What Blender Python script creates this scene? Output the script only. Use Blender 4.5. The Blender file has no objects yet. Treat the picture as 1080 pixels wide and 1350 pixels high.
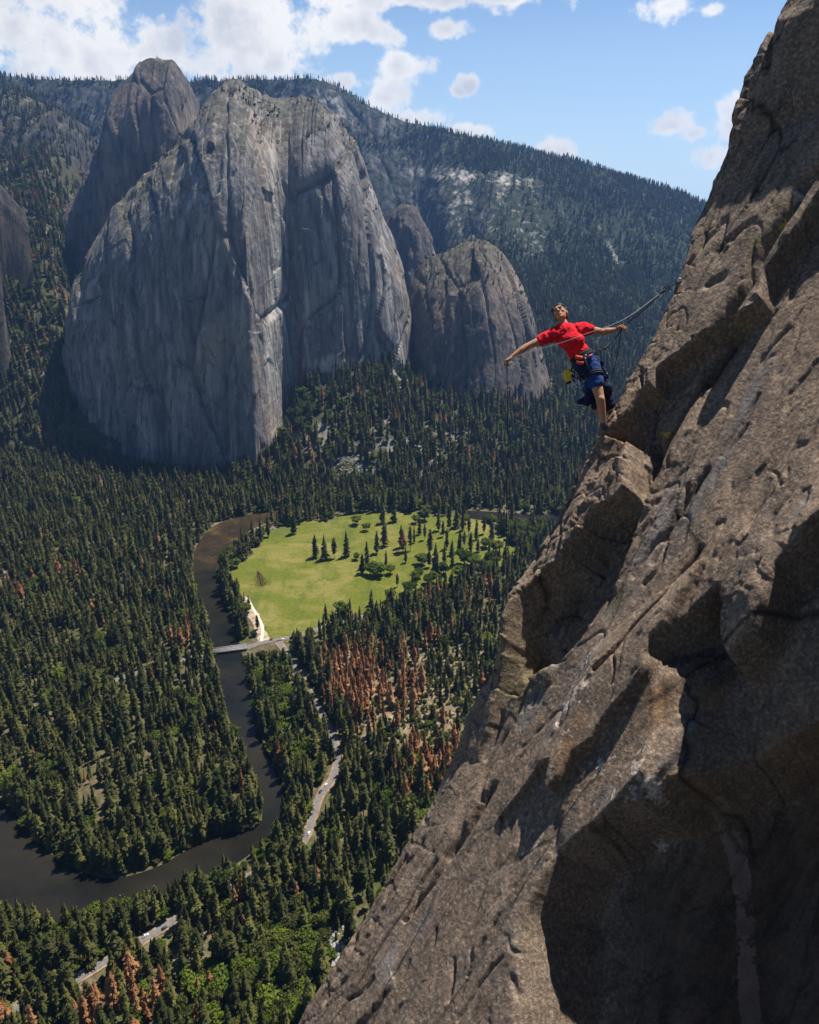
EXPO=.88; SKY=.05; CLOUD=.555; HAZE=6e-5; SKYPALE=(.345,.47,.595)
import bpy, bmesh, math, random
import numpy as np
from mathutils import Vector, Matrix
R = math.radians
rng = np.random.default_rng(7)
random.seed(7)
sc = bpy.context.scene
col = sc.collection
F = 1080.0
PITCH = R(22)
CP, SP = math.cos(PITCH), math.sin(PITCH)
ZF = -500.0                       # valley floor, camera at the origin

# ------------------------------------------------------------------ geometry of the view
def ray(px, py):
    px = np.asarray(px, float); py = np.asarray(py, float)
    x = (px - 540) / F; up = -(py - 675) / F
    return np.stack([x + 0 * up, CP + up * SP + 0 * x, -SP + up * CP + 0 * x], -1)
def ground(px, py, z=ZF):
    r = ray(px, py)
    return r * (z / r[..., 2:3])
def at_y(px, py, Y):
    r = ray(px, py)
    return r * (np.asarray(Y, float)[..., None] / r[..., 1:2])
def project(P):
    P = np.asarray(P, float)
    d = P[..., 1] * CP - P[..., 2] * SP
    up = P[..., 1] * SP + P[..., 2] * CP
    return np.stack([540 + F * P[..., 0] / d, 675 - F * up / d], -1), d

# ------------------------------------------------------------------ noise
def _hash(i, j, k, s):
    h = (i.astype(np.uint32) * np.uint32(374761393) + j.astype(np.uint32) * np.uint32(668265263)
         + k.astype(np.uint32) * np.uint32(2246822519) + np.uint32(s * 3266489917 & 0xffffffff))
    h = (h ^ (h >> np.uint32(13))) * np.uint32(1274126177)
    h = (h ^ (h >> np.uint32(16))) * np.uint32(2654435769)
    return h ^ (h >> np.uint32(15))
def hash01(i, j, k, s):
    return (_hash(i, j, k, s) & np.uint32(0xffffff)).astype(np.float32) / np.float32(0xffffff)
def noise(x, y, z=None, seed=1):
    x = np.asarray(x, np.float64); y = np.asarray(y, np.float64)
    z = np.zeros_like(x) if z is None else np.asarray(z, np.float64)
    xi, yi, zi = np.floor(x).astype(np.int64), np.floor(y).astype(np.int64), np.floor(z).astype(np.int64)
    fx, fy, fz = (x - xi).astype(np.float32), (y - yi).astype(np.float32), (z - zi).astype(np.float32)
    q = lambda t: t * t * t * (t * (t * 6 - 15) + 10)
    ux, uy, uz = q(fx), q(fy), q(fz)
    out = 0
    for a in (0, 1):
        for b in (0, 1):
            for c in (0, 1):
                h = _hash(xi + a, yi + b, zi + c, seed)
                gx = (h & np.uint32(1023)).astype(np.float32) / 511.5 - 1
                gy = ((h >> np.uint32(10)) & np.uint32(1023)).astype(np.float32) / 511.5 - 1
                gz = ((h >> np.uint32(20)) & np.uint32(1023)).astype(np.float32) / 511.5 - 1
                w = (ux if a else 1 - ux) * (uy if b else 1 - uy) * (uz if c else 1 - uz)
                out = out + w * (gx * (fx - a) + gy * (fy - b) + gz * (fz - c))
    return out * 1.2
def fbm(x, y, z=None, seed=1, octs=4, gain=.5, ridged=False):
    a, s, tot = 1.0, 0, 0
    x = np.asarray(x, float); y = np.asarray(y, float)
    z = np.zeros_like(x) if z is None else np.asarray(z, float)
    for o in range(octs):
        n = noise(x * 2 ** o + 13.7 * o, y * 2 ** o - 7.1 * o, z * 2 ** o + 3.3 * o, seed + o)
        if ridged: n = 1 - 2 * np.abs(n)
        s = s + a * n; tot += a; a *= gain
    return s / tot
def sstep(a, b, x):
    t = np.clip((x - a) / (b - a), 0, 1)
    return t * t * (3 - 2 * t)
def facets(x, y, seed, slope=.5, jit=.5):
    """broken-rock relief: every Voronoi cell is its own tilted plane"""
    xi, yi = np.floor(x), np.floor(y)
    best = np.full(x.shape, 1e9); val = np.zeros(x.shape); sec = np.full(x.shape, 1e9)
    for a in (-1, 0, 1):
        for b in (-1, 0, 1):
            ci, cj = (xi + a).astype(np.int64), (yi + b).astype(np.int64)
            cx = ci + .5 + jit * (hash01(ci, cj, ci * 0, seed) - .5) * 2
            cy = cj + .5 + jit * (hash01(ci, cj, ci * 0, seed + 1) - .5) * 2
            d = (x - cx) ** 2 + (y - cy) ** 2
            v = slope * ((hash01(ci, cj, ci * 0, seed + 2) - .5) * 2 * (x - cx) + (hash01(ci, cj, ci * 0, seed + 3) - .5) * 2 * (y - cy)) \
                + .6 * (hash01(ci, cj, ci * 0, seed + 4) - .5)
            m = d < best
            sec = np.where(m, best, np.minimum(sec, d))
            val = np.where(m, v, val); best = np.where(m, d, best)
    return val, np.sqrt(sec) - np.sqrt(best)
def in_poly(x, y, poly):
    inside = np.zeros(np.shape(x), bool)
    n = len(poly)
    for i in range(n):
        x1, y1 = poly[i]; x2, y2 = poly[(i + 1) % n]
        if y1 == y2: continue
        c = ((y1 > y) != (y2 > y)) & (x < (x2 - x1) * (y - y1) / (y2 - y1) + x1)
        inside ^= c
    return inside
def seg_dist(x, y, pts, closed=False):
    d = np.full(np.shape(x), 1e9)
    n = len(pts)
    for i in range(n if closed else n - 1):
        (x1, y1), (x2, y2) = pts[i], pts[(i + 1) % n]
        dx, dy = x2 - x1, y2 - y1
        t = np.clip(((x - x1) * dx + (y - y1) * dy) / (dx * dx + dy * dy + 1e-12), 0, 1)
        d = np.minimum(d, (x - x1 - t * dx) ** 2 + (y - y1 - t * dy) ** 2)
    return np.sqrt(d)
def poly_sd(x, y, poly):           # positive inside
    d = seg_dist(x, y, poly, True)
    return np.where(in_poly(x, y, poly), d, -d)
def smooth_line(pts, n=8):         # Catmull-Rom through traced points
    p = np.array([pts[0]] + list(pts) + [pts[-1]], float)
    out = []
    for i in range(1, len(p) - 2):
        for k in range(n):
            t = k / n
            out.append(.5 * (2 * p[i] + (p[i + 1] - p[i - 1]) * t + (2 * p[i - 1] - 5 * p[i] + 4 * p[i + 1] - p[i + 2]) * t ** 2
                             + (3 * p[i] - p[i - 1] - 3 * p[i + 1] + p[i + 2]) * t ** 3))
    out.append(p[-2])
    return np.array(out)

# ------------------------------------------------------------------ meshes and objects
def mesh_np(name, V, Fc, mats=(), smooth=False, midx=None, cols=None):
    V = np.asarray(V, np.float32)
    me = bpy.data.meshes.new(name)
    if isinstance(Fc, np.ndarray):
        nf, k = Fc.shape
        li = Fc.astype(np.int32).ravel(); ls = np.arange(0, nf * k, k, dtype=np.int32)
    else:
        nf = len(Fc)
        li = np.array([i for f in Fc for i in f], np.int32)
        ls = np.cumsum([0] + [len(f) for f in Fc[:-1]]).astype(np.int32)
    me.vertices.add(len(V)); me.vertices.foreach_set('co', V.ravel())
    me.loops.add(len(li)); me.loops.foreach_set('vertex_index', li)
    me.polygons.add(nf); me.polygons.foreach_set('loop_start', ls)
    if smooth is not False:
        me.polygons.foreach_set('use_smooth', np.ones(nf, bool))
    if midx is not None: me.polygons.foreach_set('material_index', np.asarray(midx, np.int32))
    for m in mats: me.materials.append(m)
    if cols is not None:
        for an, arr in cols.items():
            at = me.attributes.new(an, 'FLOAT', 'POINT')
            at.data.foreach_set('value', np.asarray(arr, np.float32).ravel())
    me.update(calc_edges=True); me.validate()
    return me
def link(name, me, parent=None, loc=None):
    o = bpy.data.objects.new(name, me); col.objects.link(o)
    if parent is not None: o.parent = parent
    if loc is not None: o.location = loc
    return o
def empty(name, loc=(0, 0, 0)):
    o = bpy.data.objects.new(name, None); col.objects.link(o); o.location = loc
    o.empty_display_size = .1
    return o
def tag(o, label=None, cat=None, group=None, kind=None):
    if label: o['label'] = label
    if cat: o['category'] = cat
    if group: o['group'] = group
    if kind: o['kind'] = kind
    return o
def grid_faces(n, m):
    i = np.arange(n - 1)[:, None] * m + np.arange(m - 1)[None]
    return np.stack([i, i + 1, i + m + 1, i + m], -1).reshape(-1, 4)
class MB:
    def __init__(s): s.v = []; s.f = []; s.n = 0
    def add(s, V, Fc):
        V = np.asarray(V, float)
        s.v.append(V); s.f += [tuple(int(i) + s.n for i in f) for f in Fc]; s.n += len(V); return s
    def box(s, c, d, rz=0, taper=1.0):
        x, y, z = d[0] / 2, d[1] / 2, d[2] / 2
        V = np.array([[sx * x * (taper if sz > 0 else 1), sy * y * (taper if sz > 0 else 1), sz * z] for sz in (-1, 1) for sy in (-1, 1) for sx in (-1, 1)])
        c_, s_ = math.cos(rz), math.sin(rz)
        V = V @ np.array([[c_, s_, 0], [-s_, c_, 0], [0, 0, 1]]) + np.array(c)
        return s.add(V, [(0, 2, 3, 1), (4, 5, 7, 6), (0, 1, 5, 4), (2, 6, 7, 3), (0, 4, 6, 2), (1, 3, 7, 5)])
    def tube(s, pts, r, k=8, cap=True):
        pts = np.asarray(pts, float); n = len(pts)
        rr = np.full(n, r) if np.isscalar(r) else np.asarray(r, float)
        T = np.gradient(pts, axis=0); T /= np.linalg.norm(T, axis=1)[:, None] + 1e-12
        a = np.array([0, 0, 1.]) if abs(T[0][2]) < .9 else np.array([1., 0, 0])
        V = []
        u = np.cross(T[0], a); u /= np.linalg.norm(u)
        for i in range(n):
            u = u - T[i] * (u @ T[i]); u /= np.linalg.norm(u) + 1e-12
            w = np.cross(T[i], u)
            for j in range(k):
                th = 2 * math.pi * j / k
                V.append(pts[i] + rr[i] * (u * math.cos(th) + w * math.sin(th)))
        Fc = [(i * k + j, i * k + (j + 1) % k, (i + 1) * k + (j + 1) % k, (i + 1) * k + j) for i in range(n - 1) for j in range(k)]
        if cap: Fc += [tuple(range(k - 1, -1, -1)), tuple((n - 1) * k + j for j in range(k))]
        return s.add(V, Fc)
    def capsule(s, A, B, r1, r2, k=14, rings=5):
        A, B = np.asarray(A, float), np.asarray(B, float)
        ax = B - A; L = np.linalg.norm(ax); ax = ax / (L + 1e-9)
        pts, rad = [], []
        for i in range(rings + 1):
            t = -math.pi / 2 + .05 + (math.pi / 2 - .05) * i / rings
            pts.append(A + ax * r1 * math.sin(t)); rad.append(r1 * math.cos(t))
        for i in range(rings + 1):
            t = (math.pi / 2 - .05) * i / rings
            pts.append(B + ax * r2 * math.sin(t)); rad.append(r2 * math.cos(t))
        a = np.array([0, 0, 1.]) if abs(ax[2]) < .9 else np.array([1., 0, 0])
        u = np.cross(ax, a); u /= np.linalg.norm(u); w = np.cross(ax, u)
        V = [p + q * (u * math.cos(2 * math.pi * j / k) + w * math.sin(2 * math.pi * j / k)) for p, q in zip(pts, rad) for j in range(k)]
        n = len(pts)
        Fc = [(i * k + j, i * k + (j + 1) % k, (i + 1) * k + (j + 1) % k, (i + 1) * k + j) for i in range(n - 1) for j in range(k)]
        Fc += [tuple(range(k - 1, -1, -1)), tuple((n - 1) * k + j for j in range(k))]
        return s.add(V, Fc)
    def ell(s, c, a, b, d, k=18, rings=12):     # three half-axis vectors
        c, a, b, d = [np.asarray(q, float) for q in (c, a, b, d)]
        V = [c + d * -1]
        for i in range(1, rings):
            t = -math.pi / 2 + math.pi * i / rings
            for j in range(k):
                p = 2 * math.pi * j / k
                V.append(c + a * math.cos(t) * math.cos(p) + b * math.cos(t) * math.sin(p) + d * math.sin(t))
        V.append(c + d)
        Fc = [(0, 1 + (j + 1) % k, 1 + j) for j in range(k)]
        for i in range(rings - 2):
            o = 1 + i * k
            Fc += [(o + j, o + (j + 1) % k, o + k + (j + 1) % k, o + k + j) for j in range(k)]
        o = 1 + (rings - 2) * k
        Fc += [(o + j, o + (j + 1) % k, len(V) - 1) for j in range(k)]
        return s.add(V, Fc)
    def mesh(s, name, mat, smooth=False):
        return mesh_np(name, np.concatenate(s.v), s.f, [mat] if mat else [], smooth)
    def build(s, name, mat, parent=None, smooth=False):
        return link(name, s.mesh(name, mat, smooth), parent)
def remeshed(mb, name, mat, voxel, smooth_it=4, parent=None):
    me = mb.mesh(name, mat)
    tmp = link(name + '_raw', me)
    m = tmp.modifiers.new('r', 'REMESH'); m.mode = 'VOXEL'; m.voxel_size = voxel; m.use_smooth_shade = True
    if smooth_it:
        q = tmp.modifiers.new('s', 'SMOOTH'); q.iterations = smooth_it; q.factor = .5
    dg = bpy.context.evaluated_depsgraph_get()
    out = bpy.data.meshes.new_from_object(tmp.evaluated_get(dg))
    out.name = name
    bpy.data.objects.remove(tmp); bpy.data.meshes.remove(me)
    out.materials.clear(); out.materials.append(mat)
    out.polygons.foreach_set('use_smooth', np.ones(len(out.polygons), bool))
    return link(name, out, parent)

# ------------------------------------------------------------------ materials
class NT:
    """short-hand for building a node tree"""
    def __init__(s, name, rough=.9, spec=.2):
        s.m = bpy.data.materials.new(name); s.m.use_nodes = True
        s.t = s.m.node_tree; s.n = s.t.nodes
        s.b = s.n['Principled BSDF']; s.b.inputs['Roughness'].default_value = rough
        s.b.inputs['Specular IOR Level'].default_value = spec
        s.co = None
    def new(s, typ, **kw):
        q = s.n.new(typ)
        for k, v in kw.items():
            if k.startswith('_'): setattr(q, k[1:], v)
        return q
    def l(s, a, b): s.t.links.new(a, b)
    def obj(s, scale=(1, 1, 1), rot=(0, 0, 0)):
        if s.co is None: s.co = s.n.new('ShaderNodeTexCoord').outputs['Object']
        mp = s.n.new('ShaderNodeMapping'); mp.inputs['Scale'].default_value = scale; mp.inputs['Rotation'].default_value = rot
        s.l(s.co, mp.inputs['Vector']); return mp.outputs['Vector']
    def noise(s, vec, scale, detail=5, rough=.55, dist=0):
        q = s.n.new('ShaderNodeTexNoise'); q.inputs['Scale'].default_value = scale; q.inputs['Detail'].default_value = detail
        q.inputs['Roughness'].default_value = rough; q.inputs['Distortion'].default_value = dist
        s.l(vec, q.inputs['Vector']); return q.outputs['Fac']
    def voro(s, vec, scale, feature='F1'):
        q = s.n.new('ShaderNodeTexVoronoi'); q.feature = feature; q.inputs['Scale'].default_value = scale
        s.l(vec, q.inputs['Vector']); return q.outputs['Distance']
    def ramp(s, fac, *stops):
        q = s.n.new('ShaderNodeValToRGB'); e = q.color_ramp.elements
        while len(e) < len(stops): e.new(.5)
        for el, (p, c) in zip(e, stops):
            el.position = p
            el.color = (c, c, c, 1) if np.isscalar(c) else (*c, 1)
        s.l(fac, q.inputs['Fac']); return q.outputs['Color']
    def mix(s, fac, a, b, mode='MIX'):
        q = s.n.new('ShaderNodeMix'); q.data_type = 'RGBA'; q.blend_type = mode
        for sock, v in ((q.inputs['Factor'], fac), (q.inputs['A'], a), (q.inputs['B'], b)):
            if isinstance(v, (int, float)): sock.default_value = v if sock.name == 'Factor' else (v, v, v, 1)
            elif isinstance(v, tuple): sock.default_value = (*v, 1)
            else: s.l(v, sock)
        return q.outputs['Result']
    def math(s, op, a, b=0.0):
        q = s.n.new('ShaderNodeMath'); q.operation = op
        for sock, v in zip(q.inputs, (a, b)):
            if isinstance(v, (int, float)): sock.default_value = v
            else: s.l(v, sock)
        return q.outputs[0]
    def attr(s, name):
        q = s.n.new('ShaderNodeAttribute'); q.attribute_name = name; return q.outputs['Fac']
    def rand(s): return s.n.new('ShaderNodeObjectInfo').outputs['Random']
    def bump(s, h, strength, dist):
        q = s.n.new('ShaderNodeBump'); q.inputs['Strength'].default_value = strength; q.inputs['Distance'].default_value = dist
        if s.b.inputs['Normal'].links: s.l(s.b.inputs['Normal'].links[0].from_socket, q.inputs['Normal'])
        s.l(h, q.inputs['Height']); s.l(q.outputs['Normal'], s.b.inputs['Normal'])
    def base(s, c):
        if isinstance(c, tuple): s.b.inputs['Base Color'].default_value = (*c, 1)
        else: s.l(c, s.b.inputs['Base Color'])
        return s
def plain(name, c, rough=.7, spec=.3, var=.25, scale=30, metal=0):
    k = NT(name, rough, spec)
    f = k.noise(k.obj(), scale, 4)
    k.base(k.ramp(f, (.3, tuple(x * (1 - var) for x in c)), (.7, tuple(min(1, x * (1 + var)) for x in c))))
    k.b.inputs['Metallic'].default_value = metal
    return k.m
# ------------------------------------------------------------------ camera, light, sky
SUN_AZ, SUN_EL = R(47), R(64)          # azimuth clockwise from +Y
SUN = np.array([math.sin(SUN_AZ) * math.cos(SUN_EL), math.cos(SUN_AZ) * math.cos(SUN_EL), math.sin(SUN_EL)])
cam = bpy.data.cameras.new('camera'); cam.sensor_fit = 'VERTICAL'; cam.sensor_height = 24; cam.sensor_width = 24
cam.lens = 24 * F / 1350; cam.clip_start = .05; cam.clip_end = 30000
co = link('camera', cam); co.rotation_euler = (math.pi / 2 - PITCH, 0, 0); sc.camera = co
sl = bpy.data.lights.new('sun', 'SUN'); sl.energy = 5.0; sl.angle = R(.53); sl.color = (1, .955, .88)
so = link('sun', sl); so.rotation_euler = Vector(tuple(SUN)).to_track_quat('Z', 'Y').to_euler()
sc.view_settings.view_transform = 'Standard'; sc.view_settings.look = 'None'
sc.view_settings.exposure = EXPO; sc.view_settings.gamma = 1; sc.view_settings.use_curve_mapping = False
sc.render.engine = 'CYCLES'
sc.cycles.max_bounces = 5; sc.cycles.diffuse_bounces = 3; sc.cycles.volume_bounces = 0; sc.cycles.transmission_bounces = 3
sc.cycles.use_denoising = True
def build_world():
    w = bpy.data.worlds.new('World'); sc.world = w; w.use_nodes = True
    t = w.node_tree; n = t.nodes; L = t.links.new
    bg = n['Background']; bg.inputs['Strength'].default_value = SKY
    sky = n.new('ShaderNodeTexSky'); sky.sky_type = 'NISHITA'; sky.sun_disc = False
    sky.sun_elevation = SUN_EL; sky.sun_rotation = SUN_AZ; sky.altitude = 1500; sky.air_density = 1.0; sky.dust_density = .2; sky.ozone_density = 2.0
    tc = n.new('ShaderNodeTexCoord')
    nz = n.new('ShaderNodeTexNoise'); nz.inputs['Scale'].default_value = 9; nz.inputs['Detail'].default_value = 9; nz.inputs['Roughness'].default_value = .6
    L(tc.outputs['Generated'], nz.inputs['Vector'])
    nb = n.new('ShaderNodeTexNoise'); nb.inputs['Scale'].default_value = 22; nb.inputs['Detail'].default_value = 10; nb.inputs['Roughness'].default_value = .62
    L(tc.outputs['Generated'], nb.inputs['Vector'])
    def M(op, a, b=0.0, c=None):
        q = n.new('ShaderNodeMath'); q.operation = op
        for s_, v in zip(q.inputs, (a, b) if c is None else (a, b, c)):
            if isinstance(v, (int, float)): s_.default_value = v
            else: L(v, s_)
        return q.outputs[0]
    # every cloud is a soft ellipse of directions, torn up by noise
    cl = [(165, 72, 120, 34), (70, 82, 120, 26), (255, 84, 80, 24), (10, 30, 150, 66), (110, 70, 150, 46), (225, 66, 90, 44), (312, 64, 84, 54), (296, 12, 44, 30), (366, 84, 40, 26), (60, 0, 110, 44),
          (466, 34, 34, 24), (506, 44, 34, 16), (520, 86, 42, 15), (588, 38, 32, 13), (606, 121, 15, 9), (617, 114, 13, 11), (462, 108, 40, 17), (512, 130, 50, 22), (560, 152, 48, 18), (612, 174, 42, 13),
          (722, 197, 34, 15), (560, -4, 130, 17), (650, -2, 50, 9), (880, 6, 50, 18), (926, 14, 34, 12), (885, 165, 38, 18), (915, 176, 30, 12), (968, 160, 32, 30), (938, 206, 30, 20), (-120, 60, 120, 60), (1180, 120, 90, 40)]
    acc = None
    for (px, py, rx, ry) in cl:
        big_ = 1.42 if (px < 380 and py < 90) or (455 < px < 620 and py > 100) else 1.22
        rx, ry = rx * big_, ry * big_
        r0 = ray(px, py); d = r0 / np.linalg.norm(r0)
        k = np.linalg.norm(r0)
        right = np.cross(d, [0, 0, 1.]); right /= np.linalg.norm(right); up = np.cross(right, d)
        dots = []
        for ax, rad in ((right, rx), (up, ry)):
            q = n.new('ShaderNodeVectorMath'); q.operation = 'DOT_PRODUCT'
            L(tc.outputs['Generated'], q.inputs[0]); q.inputs[1].default_value = tuple(ax * (F * k / k ** 0 / rad) / 1.0)
            dots.append(q.outputs['Value'])
        e = M('ADD', M('MULTIPLY', dots[0], dots[0]), M('MULTIPLY', dots[1], dots[1]))
        q = n.new('ShaderNodeVectorMath'); q.operation = 'DOT_PRODUCT'; L(tc.outputs['Generated'], q.inputs[0]); q.inputs[1].default_value = tuple(d)
        e = M('ADD', e, M('MULTIPLY', M('LESS_THAN', q.outputs['Value'], 0.0), 50.0))
        f = M('SUBTRACT', 1.0, M('SQRT', e))
        acc = f if acc is None else M('MAXIMUM', acc, f)
    dens = M('ADD', acc, M('ADD', M('MULTIPLY', M('SUBTRACT', nz.outputs['Fac'], .5), 1.6), M('MULTIPLY', M('SUBTRACT', nb.outputs['Fac'], .5), 3.3)))
    mr = n.new('ShaderNodeMapRange'); mr.interpolation_type = 'SMOOTHSTEP'; L(dens, mr.inputs['Value'])
    mr.inputs['From Min'].default_value = .10; mr.inputs['From Max'].default_value = .62
    # sunlit white and lavender undersides, as thicker cloud is greyer
    sh = n.new('ShaderNodeTexNoise'); sh.inputs['Scale'].default_value = 14; sh.inputs['Detail'].default_value = 6
    L(tc.outputs['Generated'], sh.inputs['Vector'])
    sm = n.new('ShaderNodeMapRange'); L(M('ADD', M('MULTIPLY', dens, .28), sh.outputs['Fac']), sm.inputs['Value'])
    sm.inputs['From Min'].default_value = .60; sm.inputs['From Max'].default_value = .92
    cc = n.new('ShaderNodeMix'); cc.data_type = 'RGBA'; L(sm.outputs[0], cc.inputs['Factor'])
    g = CLOUD / SKY
    cc.inputs['A'].default_value = (g, g * .99, g * .97, 1); cc.inputs['B'].default_value = (g * .66, g * .685, g * .74, 1)
    # a little brighter air towards the horizon, as the photograph's sky
    sx = n.new('ShaderNodeSeparateXYZ'); L(tc.outputs['Generated'], sx.inputs[0])
    lo = n.new('ShaderNodeMapRange'); lo.interpolation_type = 'SMOOTHSTEP'; L(sx.outputs['Z'], lo.inputs['Value'])
    lo.inputs['From Min'].default_value = -.05; lo.inputs['From Max'].default_value = .27; lo.inputs['To Min'].default_value = .85; lo.inputs['To Max'].default_value = .0
    pale = n.new('ShaderNodeMix'); pale.data_type = 'RGBA'; L(lo.outputs[0], pale.inputs['Factor']); blu = n.new('ShaderNodeMix'); blu.data_type = 'RGBA'; blu.blend_type = 'MULTIPLY'; blu.inputs['Factor'].default_value = 1
    L(sky.outputs['Color'], blu.inputs['A']); blu.inputs['B'].default_value = (.87, 1.0, 1.19, 1); L(blu.outputs['Result'], pale.inputs['A'])
    pale.inputs['B'].default_value = (SKYPALE[0] / SKY, SKYPALE[1] / SKY, SKYPALE[2] / SKY, 1)
    gd = n.new('ShaderNodeMapRange'); L(sx.outputs['Z'], gd.inputs['Value']); gd.inputs['From Min'].default_value = -.06; gd.inputs['From Max'].default_value = -.14
    gm = n.new('ShaderNodeMix'); gm.data_type = 'RGBA'; L(gd.outputs[0], gm.inputs['Factor']); L(pale.outputs['Result'], gm.inputs['A']); gm.inputs['B'].default_value = (1.0, 1.1, 1.0, 1)
    mx = n.new('ShaderNodeMix'); mx.data_type = 'RGBA'; L(mr.outputs[0], mx.inputs['Factor'])
    L(gm.outputs['Result'], mx.inputs['A']); L(cc.outputs['Result'], mx.inputs['B'])
    L(mx.outputs['Result'], bg.inputs['Color'])
build_world()

# ------------------------------------------------------------------ the rock wall close by
NRM = np.array([-.655, -.40, .641]); NRM /= np.linalg.norm(NRM)
r_ = ray(795, 565); O0 = r_ * (9.85 / r_[1]); DW = -float(O0 @ NRM)       # plane through the climber's foothold
def hit(px, py, h=0.0):
    r = ray(px, py); h = np.asarray(h, float)
    return r * (-(DW - h) / (r @ NRM))[..., None]
_a = hit(390, 1350); _b = hit(1040, 0)
E1 = (_b - _a) / np.linalg.norm(_b - _a)
E2 = np.cross(E1, NRM); E2 /= np.linalg.norm(E2)
if E2[0] < 0: E2 = -E2
def uv(px, py, h=0.0):
    P = hit(px, py, h) - O0
    return np.stack([P @ E1, P @ E2], -1)
def UV(pts, h=0.0): return np.array([uv(x, y, h) for x, y in pts])
SIL = [(1112, -150, 1.0), (1078, -75, .95), (1040, 0, .9), (1012, 45, .85), (985, 100, .75), (968, 155, .65), (951, 212, .5), (938, 245, .4), (925, 275, .35), (913, 305, .35), (905, 335, .35), (893, 368, .35), (880, 400, .35),
       (862, 440, .35), (848, 472, .35), (826, 512, .35), (800, 560, .36), (782, 590, .33), (757, 640, .32), (738, 680, .32), (720, 712, .32), (703, 742, .32), (690, 775, .32), (672, 820, .30),
       (660, 858, .26), (643, 890, .2), (626, 920, .15), (612, 955, .08), (600, 988, .02), (585, 1022, 0), (565, 1062, 0), (545, 1095, 0), (520, 1140, 0), (497, 1182, 0), (478, 1212, 0), (455, 1248, 0),
       (430, 1285, 0), (408, 1318, 0), (390, 1350, 0), (345, 1425, 0), (290, 1520, 0), (215, 1650, 0), (120, 1820, 0)]
sil = np.array([uv(x, y, h) for x, y, h in SIL]); o_ = np.argsort(sil[:, 0])
SH_ = np.array([q_[2] for q_ in SIL])[o_]
SU, SW = sil[o_, 0], sil[o_, 1] - .05 - .05 * np.exp(-((sil[o_, 0] - uv(795, 566, .36)[0]) / .7) ** 2)
def x_sil(py):
    a = np.array([(p[1], p[0]) for p in SIL]); return np.interp(py, a[:, 0], a[:, 1])

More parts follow.
